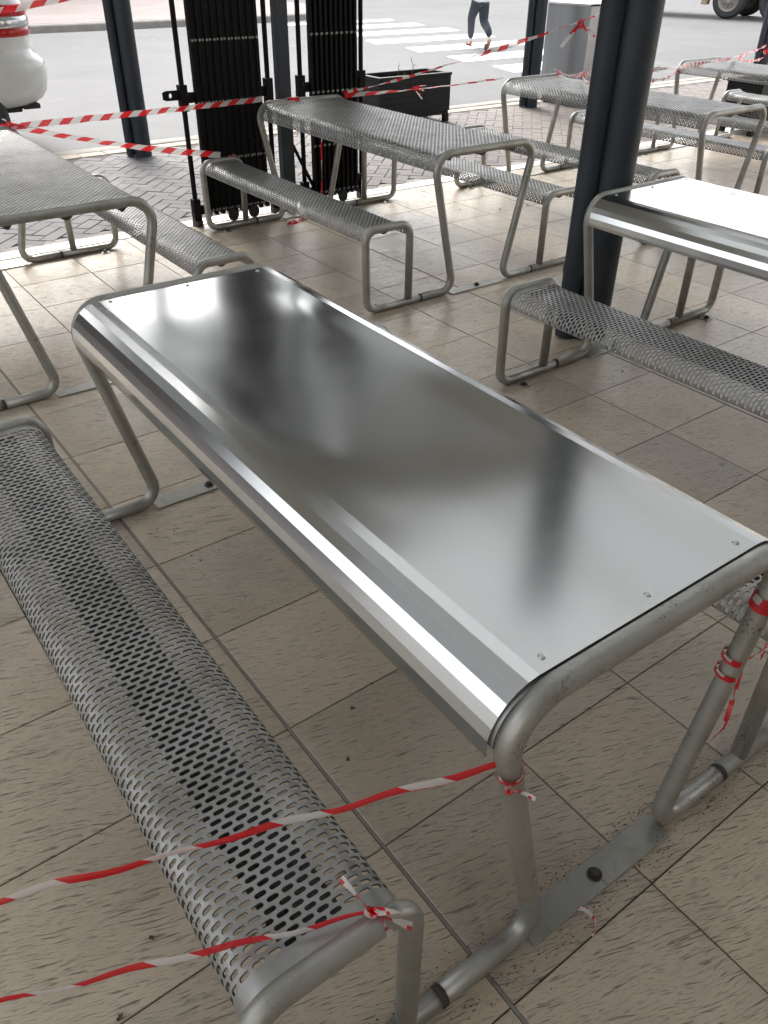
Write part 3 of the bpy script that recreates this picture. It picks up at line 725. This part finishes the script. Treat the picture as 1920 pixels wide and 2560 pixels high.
# body stacked from plan outlines; heights above the road
LV = [(.42, 2.20, .80), (.445, 2.30, .86), (.48, 2.36, .885), (.54, 2.405, .90), (.64, 2.43, .91), (.72, 2.435, .91), (.775, 2.43, .91), (.80, 2.415, .908), (.83, 2.375, .905), (.86, 2.35, .90), (.90, 2.342, .90), (.98, 2.345, .90), (1.08, 2.35, .90), (1.2, 2.345, .895), (1.28, 2.325, .885), (1.33, 2.28, .865), (1.35, 2.15, .80)]
def lv_at(z):
    for (a, b__) in zip(LV, LV[1:]):
        if z <= b__[0]:
            t = (z-a[0])/(b__[0]-a[0]); return a[1]+(b__[1]-a[1])*t-.2, a[2]+(b__[2]-a[2])*t
    return LV[-1][1]-.2, LV[-1][2]
def plan(z, off=0.0, n_=10):
    xr, hw = lv_at(z); xr += off; hw += off; rx, ry = .42, .40; xf = -2.2; out = []
    for k in range(n_+1): a = -pi/2+pi/2*k/n_; out.append((xr-rx+rx*max(0, cos(a))**.8, -hw+ry-ry*max(0, -sin(a))**.8, z))
    for k in range(n_+1): a = pi/2*k/n_; out.append((xr-rx+rx*max(0, cos(a))**.8, hw-ry+ry*max(0, sin(a))**.8, z))
    for k in range(n_+1): a = pi/2+pi/2*k/n_; out.append((xf+.5+.5*cos(a), hw-.4+.4*sin(a), z))
    for k in range(n_+1): a = pi+pi/2*k/n_; out.append((xf+.5+.5*cos(a), -hw+.4+.4*sin(a), z))
    return out
loft([plan(l[0]) for l in LV], 'body', M_white_car, car)
b_ = MB(); b_.box((1.3, -.78, .385), (1.90, .78, .43), bev=.015); b_.box((1.905, -.80, .405), (2.06, .80, .45), bev=.012); b_.obj('bumper_lip', M_blkplastic, car)
loft([section(x, h_, a, c, rr=.2) for x, h_, a, c in [(-1.0, .70, 1.15, 1.25), (-.5, .74, 1.15, 1.55), (.0, .76, 1.15, 1.70), (1.4, .76, 1.15, 1.70), (1.85, .74, 1.15, 1.52), (2.02, .70, 1.15, 1.34)]], 'cabin', M_glass, car)
loft([section(x, h_, a, c, rr=.03) for x, h_, a, c in [(-.2, .66, 1.64, 1.72), (.2, .72, 1.66, 1.77), (1.4, .72, 1.66, 1.77), (1.85, .66, 1.56, 1.66)]], 'roof', M_white_car, car)
for sy in (0, 1):
    tl = empty('tail_light', (0, 0, 0)); tl.parent = car
    def lens(z0, z1, m_, nm, k0=0):
        b_ = MB(); nz = 6; rows_ = []
        for k in range(nz+1):
            z = z0+(z1-z0)*k/nz; o_ = .010*(1-abs(2*k/nz-1)**4)+.001
            P_ = plan(z, o_); P_ = P_[0:9] if sy == 0 else P_[13:22]
            a0 = P_[0] if sy == 0 else P_[-1]; ext = (a0[0]-.42, a0[1], z); P_ = [ext]+P_ if sy == 0 else P_+[ext]; rows_.append(P_)
        w_ = len(rows_[0]); b_.add([p for r_ in rows_ for p in r_], [(i*w_+j, i*w_+j+1, (i+1)*w_+j+1, (i+1)*w_+j) for i in range(nz) for j in range(w_-1)]); b_.obj(nm, m_, tl, True)
    lens(.985, 1.05, M_lred, 'red_lens'); lens(1.052, 1.135, M_lclear, 'clear_lens'); lens(1.137, 1.225, M_lred, 'red_lens')
def wheel(parent, x, y, z, r, wd, mt=M_tyre, mr=M_rim, nm='wheel', spokes=True):
    wo_ = empty(nm, (x, y, z)); wo_.parent = parent
    t_ = MB(); t_.lathe([(r*.62, -wd/2), (r*.88, -wd/2), (r*.97, -wd*.36), (r, -wd*.2), (r, wd*.2), (r*.97, wd*.36), (r*.88, wd/2), (r*.62, wd/2)], (0, 0, 0), axis='Y', n=36, caps=False); t_.obj('tyre', mt, wo_, True)
    q = MB(); q.lathe([(.01, -wd*.36), (r*.18, -wd*.42), (r*.22, -wd*.30), (r*.48, -wd*.22), (r*.56, -wd*.42), (r*.63, -wd*.47), (r*.63, wd*.45), (.01, wd*.45)], (0, 0, 0), axis='Y', n=28); q.obj('rim', mr, wo_, True)
    if spokes:
        for k in range(8):
            a = 2*pi*k/8; h_ = MB(); h_.lathe([(r*.045, 0), (r*.04, -.012)], (r*.34*cos(a), -wd*.26, r*.34*sin(a)), axis='Y', n=8); h_.obj('wheel_nut', M_dark, wo_)
    return wo_
for x in (1.42, -1.35):
    for y in (-.80, .80): wheel(car, x, y, .335, .335, .22, nm='wheel')

# ------------------------------------------------------------------ truck on the far side of the crossing
TD = R(-74)
tk = empty('flatbed_truck', (22.98*K, 15.2*K, ZR), TD); tag(tk, 'white truck standing beyond the crossing at the upper right corner, wheels in view', 'truck')
for x, mr in ((0, M_rim), (1.32, M_blkplastic)):  # second wheel's rim blackened to paint in the shade around it
    for y in (0.0, 1.75): wheel(tk, x, y, .48, .48, .30, mr=mr, nm='wheel')
b_ = MB(); b_.box((-5.0, .28, .72), (4.6, .42, .95)); b_.box((-5.0, 1.35, .72), (4.6, 1.49, .95)); b_.obj('chassis_rail', M_rust, tk)
b_ = MB(); b_.box((-.78, -.16, .33), (-.62, .14, .95), bev=.01); b_.obj('mud_flap', M_tan, tk)
b_ = MB(); b_.box((-4.6, -.14, .62), (-.85, .02, .80), bev=.02); b_.obj('side_rail', M_rust, tk)
b_ = MB(); b_.box((-4.2, .05, .5), (-1.2, .30, .85), bev=.03); b_.obj('underrun_box', M_tan, tk)
b_ = MB(); b_.box((.50, -.14, .66), (.84, .3, 1.2), bev=.04); b_.box((1.9, -.15, .55), (4.6, .3, 1.2), bev=.05); b_.obj('fairing', M_wtruck, tk)
b_ = MB(); b_.box((-5.2, -.2, 1.05), (3.4, 2.0, 1.2), bev=.02); b_.obj('tray', M_wtruck, tk)
b_ = MB(); b_.box((3.5, -.2, .9), (5.4, 2.0, 2.8), bev=.12); b_.obj('cab', M_wtruck, tk)
b_ = MB(); b_.box((3.7, -.22, 1.7), (5.0, 2.02, 2.5), bev=.05); b_.obj('cab_window', M_glass, tk)

# ------------------------------------------------------------------ pedestrian on the crossing
def skin_mesh(name, joints, edges, m_, parent, root=0, sub=2):
    me = bpy.data.meshes.new(name); me.from_pydata([j[0] for j in joints], edges, []); me.materials.append(m_)
    o = link(name, me, parent)
    sk = o.modifiers.new('skin', 'SKIN'); sk.use_smooth_shade = True
    for i, j in enumerate(joints):
        r_ = j[1] if isinstance(j[1], tuple) else (j[1], j[1]); me.skin_vertices[0].data[i].radius = r_
    me.skin_vertices[0].data[root].use_root = True
    ss = o.modifiers.new('sub', 'SUBSURF'); ss.levels = sub; ss.render_levels = sub
    return o
fr = Vector((11.93*K, 13.30*K, ZR)); tr = Vector((11.60*K, 12.46*K, ZR))      # leading and trailing foot
hd = Vector((fr.x-tr.x, fr.y-tr.y, 0)).normalized(); sd_ = Vector((hd.y, -hd.x, 0))
base = (fr*.55+tr*.45); base.z = ZR
ps = empty('person', base); tag(ps, 'person in navy trousers, dark top and sandals walking over the crossing', 'person')
def L_(f, s, z): return base+hd*f+sd_*s+Vector((0, 0, z))-base
lead = fr-base; trail = tr-base
hipz = .90
body = [(L_(.02, 0, .98), (.15, .11)), (L_(.03, 0, 1.12), (.145, .10)), (L_(.05, 0, 1.32), (.165, .105)), (L_(.06, 0, 1.45), (.10, .07)), (L_(.07, 0, 1.53), .055), (L_(.10, 0, 1.62), (.08, .095)), (L_(.10, 0, 1.71), (.075, .09))]
ed = [(i, i+1) for i in range(6)]
for s in (-1, 1):
    i0 = len(body)
    body += [(L_(.06, s*.19, 1.40), .055), (L_(.02, s*.24, 1.14), .043), (L_(.22, s*.16, 1.05), .035), (L_(.30, s*.10, 1.08), .028), (L_(.36, s*.08, 1.09), (.035, .018))]
    ed += [(3, i0), (i0, i0+1), (i0+1, i0+2), (i0+2, i0+3), (i0+3, i0+4)]
    for q in range(5):
        a = (q-2)*.013; n0 = len(body); ln = (.05, .07, .075, .07, .055)[q]
        body += [(L_(.385, s*.08+a, 1.09), .009), (L_(.385+ln, s*.075+a*1.2, 1.075), .007)]; ed += [(i0+4, n0), (n0, n0+1)]
skin_mesh('body', body, ed, M_skin, ps)
shirt = [(L_(.02, 0, .93), (.175, .13)), (L_(.03, 0, 1.12), (.17, .125)), (L_(.05, 0, 1.32), (.185, .125)), (L_(.06, 0, 1.43), (.12, .09)), (L_(.06, -.20, 1.39), .07), (L_(.03, -.245, 1.20), .06), (L_(.06, .20, 1.39), .07), (L_(.03, .245, 1.20), .06)]
skin_mesh('shirt', shirt, [(0, 1), (1, 2), (2, 3), (3, 4), (4, 5), (3, 6), (6, 7)], M_shirt, ps)
skin_mesh('hair', [(L_(.07, 0, 1.70), (.10, .10)), (L_(.05, 0, 1.60), (.085, .06))], [(0, 1)], M_hair, ps)
kl = L_(.22, -.085, .52); kt = L_(-.02, .085, .46)
al = lead+Vector((0, 0, .10)); at_ = trail-hd*.06+Vector((0, 0, .20))
trous = [(L_(0, 0, .90), (.16, .13)), (L_(.03, -.08, .72), (.115, .115)), (kl*1.0, .088), (al+Vector((0, 0, .13)), .068), (al+Vector((0, 0, .02)), .058),
         (L_(.0, .08, .72), (.115, .115)), (kt, .09), (at_+Vector((0, 0, .13))+hd*.04, .068), (at_+Vector((0, 0, .03)), .055)]
skin_mesh('trousers', trous, [(0, 1), (1, 2), (2, 3), (3, 4), (0, 5), (5, 6), (6, 7), (7, 8)], M_jean, ps)
skin_mesh('lead_foot', [(al, .042), (al-Vector((0, 0, .055))-hd*.03, (.04, .04)), (lead+hd*.08+Vector((0, 0, .04)), (.042, .028)), (lead+hd*.17+Vector((0, 0, .03)), (.045, .018))], [(0, 1), (1, 2), (2, 3)], M_skin, ps)
skin_mesh('trailing_foot', [(at_, .042), (at_-hd*.05-Vector((0, 0, .02)), (.04, .04)), (trail+hd*.03+Vector((0, 0, .07)), (.042, .03)), (trail+hd*.08+Vector((0, 0, .03)), (.045, .018))], [(0, 1), (1, 2), (2, 3)], M_skin, ps)
def sandal(a, b__, name):
    d = (b__-a); n_ = 8; vs = []; side = sd_
    up = d.cross(side).normalized(); up = up if up.z > 0 else -up
    for z in (0, .016):
        for k in range(2*n_):
            t = k/(2*n_)*2*pi; c_ = .5-.5*cos(t); wdt = .045*sin(t)*(1.0-.15*cos(t)); vs.append(a+d*c_+side*wdt+up*z)
    N2 = 2*n_; b_ = MB(); b_.add(vs, [tuple(range(N2-1, -1, -1)), tuple(range(N2, 2*N2))]+[(k, (k+1) % N2, N2+(k+1) % N2, N2+k) for k in range(N2)])
    p = a+d*.62; b_.tube([p+side*.05+up*.01, p+side*.03+up*.06, p-side*.03+up*.06, p-side*.05+up*.01], .012, 6)
    b_.obj(name, M_sandal, ps)
sandal(lead-hd*.09, lead+hd*.20, 'sandal'); sandal(trail-hd*.11+Vector((0, 0, .155)), trail+hd*.10, 'sandal')

# ------------------------------------------------------------------ barricade tape
def ribbon(P, wid, twist, stripe, sag=0.0, seed=0, segs=None, fold=0.0, width_dir=None, skew=.6, t0=0.0, rshift=0, duty=.5):
    """striped ribbon through control points P (list of vectors); returns verts, faces, material ids"""
    rr = random.Random(seed); P = [Vector(p) for p in P]
    ln = [0]
    for a, b__ in zip(P, P[1:]): ln.append(ln[-1]+(b__-a).length)
    tot = ln[-1]; sub = 4; n_ = segs or max(2, int(tot/stripe))*sub
    def pos(d):
        d = max(0, min(tot, d))
        for i in range(len(P)-1):
            if d <= ln[i+1] or i == len(P)-2:
                t = (d-ln[i])/max(1e-6, ln[i+1]-ln[i]); q = P[i].lerp(P[i+1], t); break
        t = d/tot; q = q.copy(); q.z -= sag*4*t*(1-t); return q
    vs = []; fs = []; mi = []
    ph = rr.uniform(0, 6.28)
    rows = 3
    for i in range(n_+1):
        for r_ in range(rows):
            e = (r_/(rows-1)-.5)
            wd = wid(i/n_) if callable(wid) else wid; d = tot*i/n_+e*wd*skew*2*(1 if 0 < i < n_ else 0)
            p = pos(d); tg = (pos(d+.01)-pos(d-.01)).normalized()
            upv = Vector((0, 0, 1)) if width_dir is None else Vector(width_dir); wv = (upv-tg*upv.dot(tg)).normalized(); nv = tg.cross(wv)
            tw = twist(d/tot) if callable(twist) else twist
            dirv = cos(tw)*wv+sin(tw)*nv
            curl = fold*(abs(e)*2)**2*wd
            p = p+dirv*e*wd+(cos(tw)*nv-sin(tw)*wv)*curl
            p += nv*.0025*sin(d*40+ph)+wv*.0012*sin(d*27+ph*2)
            vs.append(p)
    for i in range(n_):
        for r_ in range(rows-1):
            red = (i+r_*rshift) % (2*sub) < duty*2*sub or (duty > .6 and r_ == 0 and (i//sub) % 5 != 3)
            a = i*rows+r_; fs.append((a, a+rows, a+rows+1, a+1)); mi.append(0 if red else 1)
    return vs, fs, mi
def knot(c, size, seed, n_=4, dirs=None):
    rr = random.Random(seed); V_, F_, I_ = [], [], []
    for k in range(n_):
        d = Vector(dirs[k]).normalized() if dirs else Vector((rr.uniform(-1, 1), rr.uniform(-1, 1), rr.uniform(-.7, .8))).normalized()
        a = Vector(c); L1 = size*rr.uniform(.7, 1.3); bend = Vector((rr.uniform(-1, 1), rr.uniform(-1, 1), -.8))*size*.35
        P = [a+d*L1*t/5+bend*(t/5)**2 for t in range(6)]
        v, f, i = ribbon(P, size*(.18 if n_ < 5 else .24), lambda t, q=rr.uniform(0, 3): q+t*1.6, size*.5, seed=seed+k, segs=8, skew=0.0)
        o = len(V_); V_ += v; F_ += [[q+o for q in ff] for ff in f]; I_ += [(x if rr.random() > .15 else 1-x) for x in i]
    # knot core
    b_ = MB()
    for k in range(3):
        n0 = Vector((rr.uniform(-1, 1), rr.uniform(-1, 1), rr.uniform(-1, 1))).normalized(); t1 = n0.orthogonal().normalized(); t2 = n0.cross(t1)
        ring = [Vector(c)+size*.14*(cos(a*pi/4)*t1+sin(a*pi/4)*t2) for a in range(9)]
        v, f, i = ribbon(ring, size*.16, .4, size*.2, seed=seed+k, segs=8, skew=0); o = len(V_); V_ += v; F_ += [[q+o for q in ff] for ff in f]; I_ += [k % 2]*len(i)
    return V_, F_, I_
TAPES = []
GRP = 'red and white barricade tapes'
def tape(P, label, wid=.045, twist=0.0, stripe=.065, sag=0.0, seed=1, knots=(), fold=.12, **kw):
    v, f, i = ribbon(P, wid, twist, stripe, sag, seed, fold=fold, **kw)
    o = link('barricade_tape', mesh_data('barricade_tape', v, f, [M_red, M_white], i, True)); tag(o, label, 'tape', GRP)
    for q, (c, sz, n_) in enumerate(knots):
        kv, kf, ki = knot(c, sz, seed*10+q, n_); link('knot', mesh_data('knot', kv, kf, [M_red, M_white], ki, True), o)
    return o
def ring_tape(c, ax, r, wid, tilt=0.0):
    ax = Vector(ax).normalized(); t1 = ax.orthogonal().normalized(); t2 = ax.cross(t1)
    return [Vector(c)+r*(cos(2*pi*k/16)*t1+sin(2*pi*k/16)*t2)+ax*tilt*cos(2*pi*k/16) for k in range(17)]
A1 = (1.225, 5.09, .752)
tape([(-.6, 5.2, .80), A1, (2.80, 5.075, .762)], 'tape stretched level from the left table across the left gate', .033, lambda t: .35*sin(9*t), .058, .012, 3, [(A1, .05, 4)])
tape([A1, (2.47, 5.085, .462)], 'tape sloping from the left table down to the bench before the gate', .037, lambda t: .35+.35*sin(5*t), .062, .02, 4, [((2.55, 5.06, .455), .05, 4)])
tape([(.4, 5.25, 1.125), (2.33, 5.25, 1.413)], 'tape high in the upper left corner passing in front of the white car', .032, lambda t: .5*sin(11*t), .08, .0, 5)
tape([(3.43, 5.08, .752), (3.06, 2.52, 1.385)], 'thin twisted tape rising from the middle table to the near dark post, over the planter', lambda t: .009+.016*abs(sin(7*t+.3)), lambda t: 9*t, .075, .025, 6, [((3.10, 2.75, 1.31), .09, 3), ((3.44, 5.08, .75), .03, 3)])
tape([(3.40, 5.02, .748), (4.885, 5.04, .752)], 'tape stretched level from the middle table past the front of the planter, with a knot', lambda t: .042-.030*t, lambda t: .4+2.2*t, .09, .01, 7, [((4.0, 5.03, .745), .065, 3)])
tape([(5.50, 5.045, .755), (3.04, 2.52, 1.158)], 'tape tied to the far rail of the table behind the post, upper of two', .03, lambda t: 5*t, .09, .02, 8, [((5.50, 5.045, .755), .05, 3)])
tape([(5.62, 4.9, .75), (3.04, 2.50, 1.145)], 'tape below another between the near dark post and the table behind it', .022, lambda t: 7*t, .09, .06, 9)
tape([(3.17, 2.46, 1.155), (12.43, 7.47, .44)], 'thin tape running from the near dark post to the post at the right edge', .03, lambda t: 16*t, .1, .05, 10)
tape([(3.17, 2.44, 1.125), (7.08, 5.07, .66)], 'thin tape from the near dark post to the leg of the farthest table', .02, lambda t: 14*t, .1, .03, 11, [((7.08, 5.05, .66), .09, 2)])
tape([(7.9, 5.0, .73), (12.43, 7.47, .29)], 'thin tape from the farthest table to the foot of the right edge post', .035, lambda t: 8*t, .1, .04, 12, [((12.40, 7.44, .36), .2, 2)])
# near tapes tied to the covered table and its bench
E1 = (.919-.332, .479, .625)
tape([(E1[0]-.012, E1[1], E1[2]), (-.06, .745, .553), (-.9, 1.09, .46)], 'tape crossing over the near bench, tied to the covered table leg', lambda t: .0125+.002*sin(40*t), lambda t: .35*sin(16*t), .085, .0, 13, [((E1[0]-.012, E1[1]-.02, E1[2]-.03), .035, 2)], fold=.5, skew=1.4, rshift=2, duty=.62)
tape([(.355, .493, .449), (-.105, .695, .425), (-.8, 1.0, .39)], 'tape tied to the end rail of the near bench, lowest tape at the bottom left', lambda t: .0135+.002*sin(30*t+1)-.007*max(0, 1-t*7), lambda t: .4*sin(13*t), .075, .0, 14, [((.357, .492, .456), .05, 5)], fold=.4, skew=1.3, rshift=1, duty=.55)
def wrap(c, ax, r, wid, label, seed, extra=None):
    v, f, i = ribbon(ring_tape(c, ax, r, wid, .006), wid, 0.0, .05, seed=seed, segs=24, width_dir=ax, skew=0)
    if extra:
        v2, f2, i2 = ribbon(extra, .010, lambda t: 3*t, .06, seed=seed, segs=16, skew=0); o = len(v); v += v2; f += [[q+o for q in ff] for ff in f2]; i += i2
    o = link('barricade_tape', mesh_data('barricade_tape', v, f, [M_red, M_white], [1 if (k % 2 == 1 and (k//2) % 7 < 3) else 0 for k in range(len(i))], True)); tag(o, label, 'tape', GRP); return o
axL = (-(WT-WF), 0, HT-RT); axR = ((WT-WF), 0, HT-RT)
def legp(s, z): t = (z-RT)/(HT-RT); return Vector((.919+s*(WF+(WT-WF)*t), .479, z))
wrap(legp(-1, .605), axL, RT+.0025, .011, 'tape band wound round the near left leg of the covered table', 21)
pR = legp(1, .47); wrap(pR, axR, RT+.0025, .013, 'upper tape band with a bow on the right leg of the covered table', 22, [pR+Vector((.015, -.02, .0)), pR+Vector((.05, -.03, .02)), pR+Vector((.07, -.02, .01)), pR+Vector((.04, -.03, -.01))])
pR = legp(1, .435); wrap(pR, axR, RT+.0025, .012, 'lower tape band on the right leg of the covered table, a thread hanging down', 23, [pR+Vector((.02, -.015, 0)), pR+Vector((.022, -.02, -.08)), pR+Vector((-.01, -.03, -.13)), pR+Vector((-.045, -.03, -.155))])
pR = legp(1, .60); wrap(pR, axR, RT+.0025, .030, 'wide tape band just under the corner of the covered table', 24)
# ring on far rail of the middle table, hanging thread, scraps
v, f, i = ribbon(ring_tape((3.02, 5.073, .73), (1, 0, 0), RT+.004, .07, .0), .085, 0, .05, seed=31, segs=16, width_dir=(1, 0, 0), skew=0)
tag(link('barricade_tape', mesh_data('barricade_tape', v, f, [M_red, M_white], [0 if k % 5 else 1 for k in range(len(i))], True)), 'tape wound round the middle of the far rail of the table at the gates', 'tape', GRP)
tape([(3.26, 5.10, .70), (3.27, 5.10, .55), (3.245, 5.09, .42), (3.25, 5.10, .28), (3.235, 5.09, .10)], 'thread of tape hanging under the table in front of the right gate', lambda t: .014-.006*t, lambda t: 7*t, .12, 0, 32, width_dir=(1, 0, 0))
def scrap(P, label, wid, seed, red=.6):
    v, f, i = ribbon(P, wid, lambda t: 1.3+1.0*sin(6*t), .04, seed=seed, segs=14, skew=.2); rr = random.Random(seed)
    tag(link('tape_scrap', mesh_data('tape_scrap', v, f, [M_red, M_white], [0 if rr.random() < red else 1 for _ in i], True)), label, 'tape scrap', 'scraps of tape on the floor')
def gp_(x, y, z=.006): return Vector((x, y, z))

scrap([gp_(.834, .456), gp_(.843, .442, .012), gp_(.847, .429, .010), gp_(.842, .412, .008), gp_(.834, .403), gp_(.818, .397)], 'curled thin scrap of tape lying beside the nearest floor plate', .008, 41, .35)
scrap([gp_(2.837, 4.894), gp_(2.885, 4.915, .012), gp_(2.939, 4.941), gp_(2.99, 4.97, .015), gp_(3.031, 4.999)], 'crumpled red scrap of tape on the tiles beyond the bench in front of the gate', .035, 42, .75)
# dead leaves and grit on the tiles
lm = []
for k in range(4):
    rr = random.Random(60+k); vs = []; n_ = 7
    for i in range(n_+1):
        t = i/n_; wd = .008*sin(pi*t)**.8*(1+.4*rr.uniform(-1, 1)); zc_ = .004+.006*sin(pi*t*1.3+k); x = (t-.5)*.028
        vs += [(x, -wd, zc_+.004*rr.random()), (x, 0, zc_), (x, wd, zc_+.005*rr.random())]
    fs = []
    for i in range(n_):
        for j in range(2): fs.append((3*i+j, 3*i+j+3, 3*i+j+4, 3*i+j+1))
    lm.append(mesh_data('dead_leaf', vs, fs, M_leaf, smooth=True))
SPOT = [(.769, 1.142, 'dark curled leaf on the tile between the near bench and the covered table', .55), (.127, .90, 'small dark leaf on the tiles at the bottom left below the near bench', .6), (.024, .801, 'dark leaf at the very bottom edge beside the near bench', .6),
 (.713, 1.951, 'dark crumb of leaf beside the wide joint, nearest the far leg of the covered table', .4), (.725, 1.91, 'tiny leaf crumb next to another by the wide joint under the covered table', .4), (.753, 1.676, 'lone leaf crumb halfway along the covered table beside the wide joint', .35), (.671, 1.022, 'dark pellet of leaf near the leg of the covered table', .45),
 (4.075, 4.54, 'leaf crumb on the sunlit tiles behind the right bench of the middle table', .6), (4.562, 4.341, 'leaf between the middle table and the table behind the post', .8), (4.318, 4.375, 'darkest leaf on the tiles right of the middle table bench', .8), (3.433, 2.323, 'leaf on the tiles beside the base of the thick near post', .6), (2.886, 2.047, 'small leaf between the near post and the covered table', .5)]
for k, (u, v, lb, sz) in enumerate(SPOT):
    o = link('dead_leaf', lm[k % 4], None, (u, v, .001), (0, 0, k*1.7)); o.scale = (sz, sz, sz); tag(o, lb, 'leaf', 'dead leaves on the tiles')
rr = random.Random(5); gm = MB()
for k in range(420):
    u, v = rr.uniform(-.4, 7), rr.uniform(.3, 5.2); sz = rr.uniform(.0008, .0028)
    M4 = Matrix.Translation((u, v, sz*.5)) @ Matrix.Rotation(rr.uniform(0, 6), 4, Vector((rr.random(), rr.random(), rr.random()+.1)))
    gm.add([M4 @ Vector(p)*1 for p in ((sz, 0, 0), (-sz, sz*.6, 0), (-sz*.7, -sz, 0), (0, 0, sz*1.2))], [(0, 1, 2), (0, 3, 1), (1, 3, 2), (2, 3, 0)])
for k in range(900):
    x = rr.uniform(-.75, .75); s_ = rr.choice((-1, 1)); u, v = .919+x, .479+s_*(.024+abs(rr.gauss(0, .022))) if abs(x) > .2 else .479+s_*(.036+abs(rr.gauss(0, .015)))
    sz = rr.uniform(.0006, .0022)
    M4 = Matrix.Translation((u, v, sz*.5)) @ Matrix.Rotation(rr.uniform(0, 6), 4, Vector((rr.random(), rr.random(), rr.random()+.1)))
    gm.add([M4 @ Vector(p) for p in ((sz*1.6, 0, 0), (-sz, sz*.6, 0), (-sz*.7, -sz, 0), (0, 0, sz*1.0))], [(0, 1, 2), (0, 3, 1), (1, 3, 2), (2, 3, 0)])
tag(gm.obj('grit', M_leaf), kind='stuff')
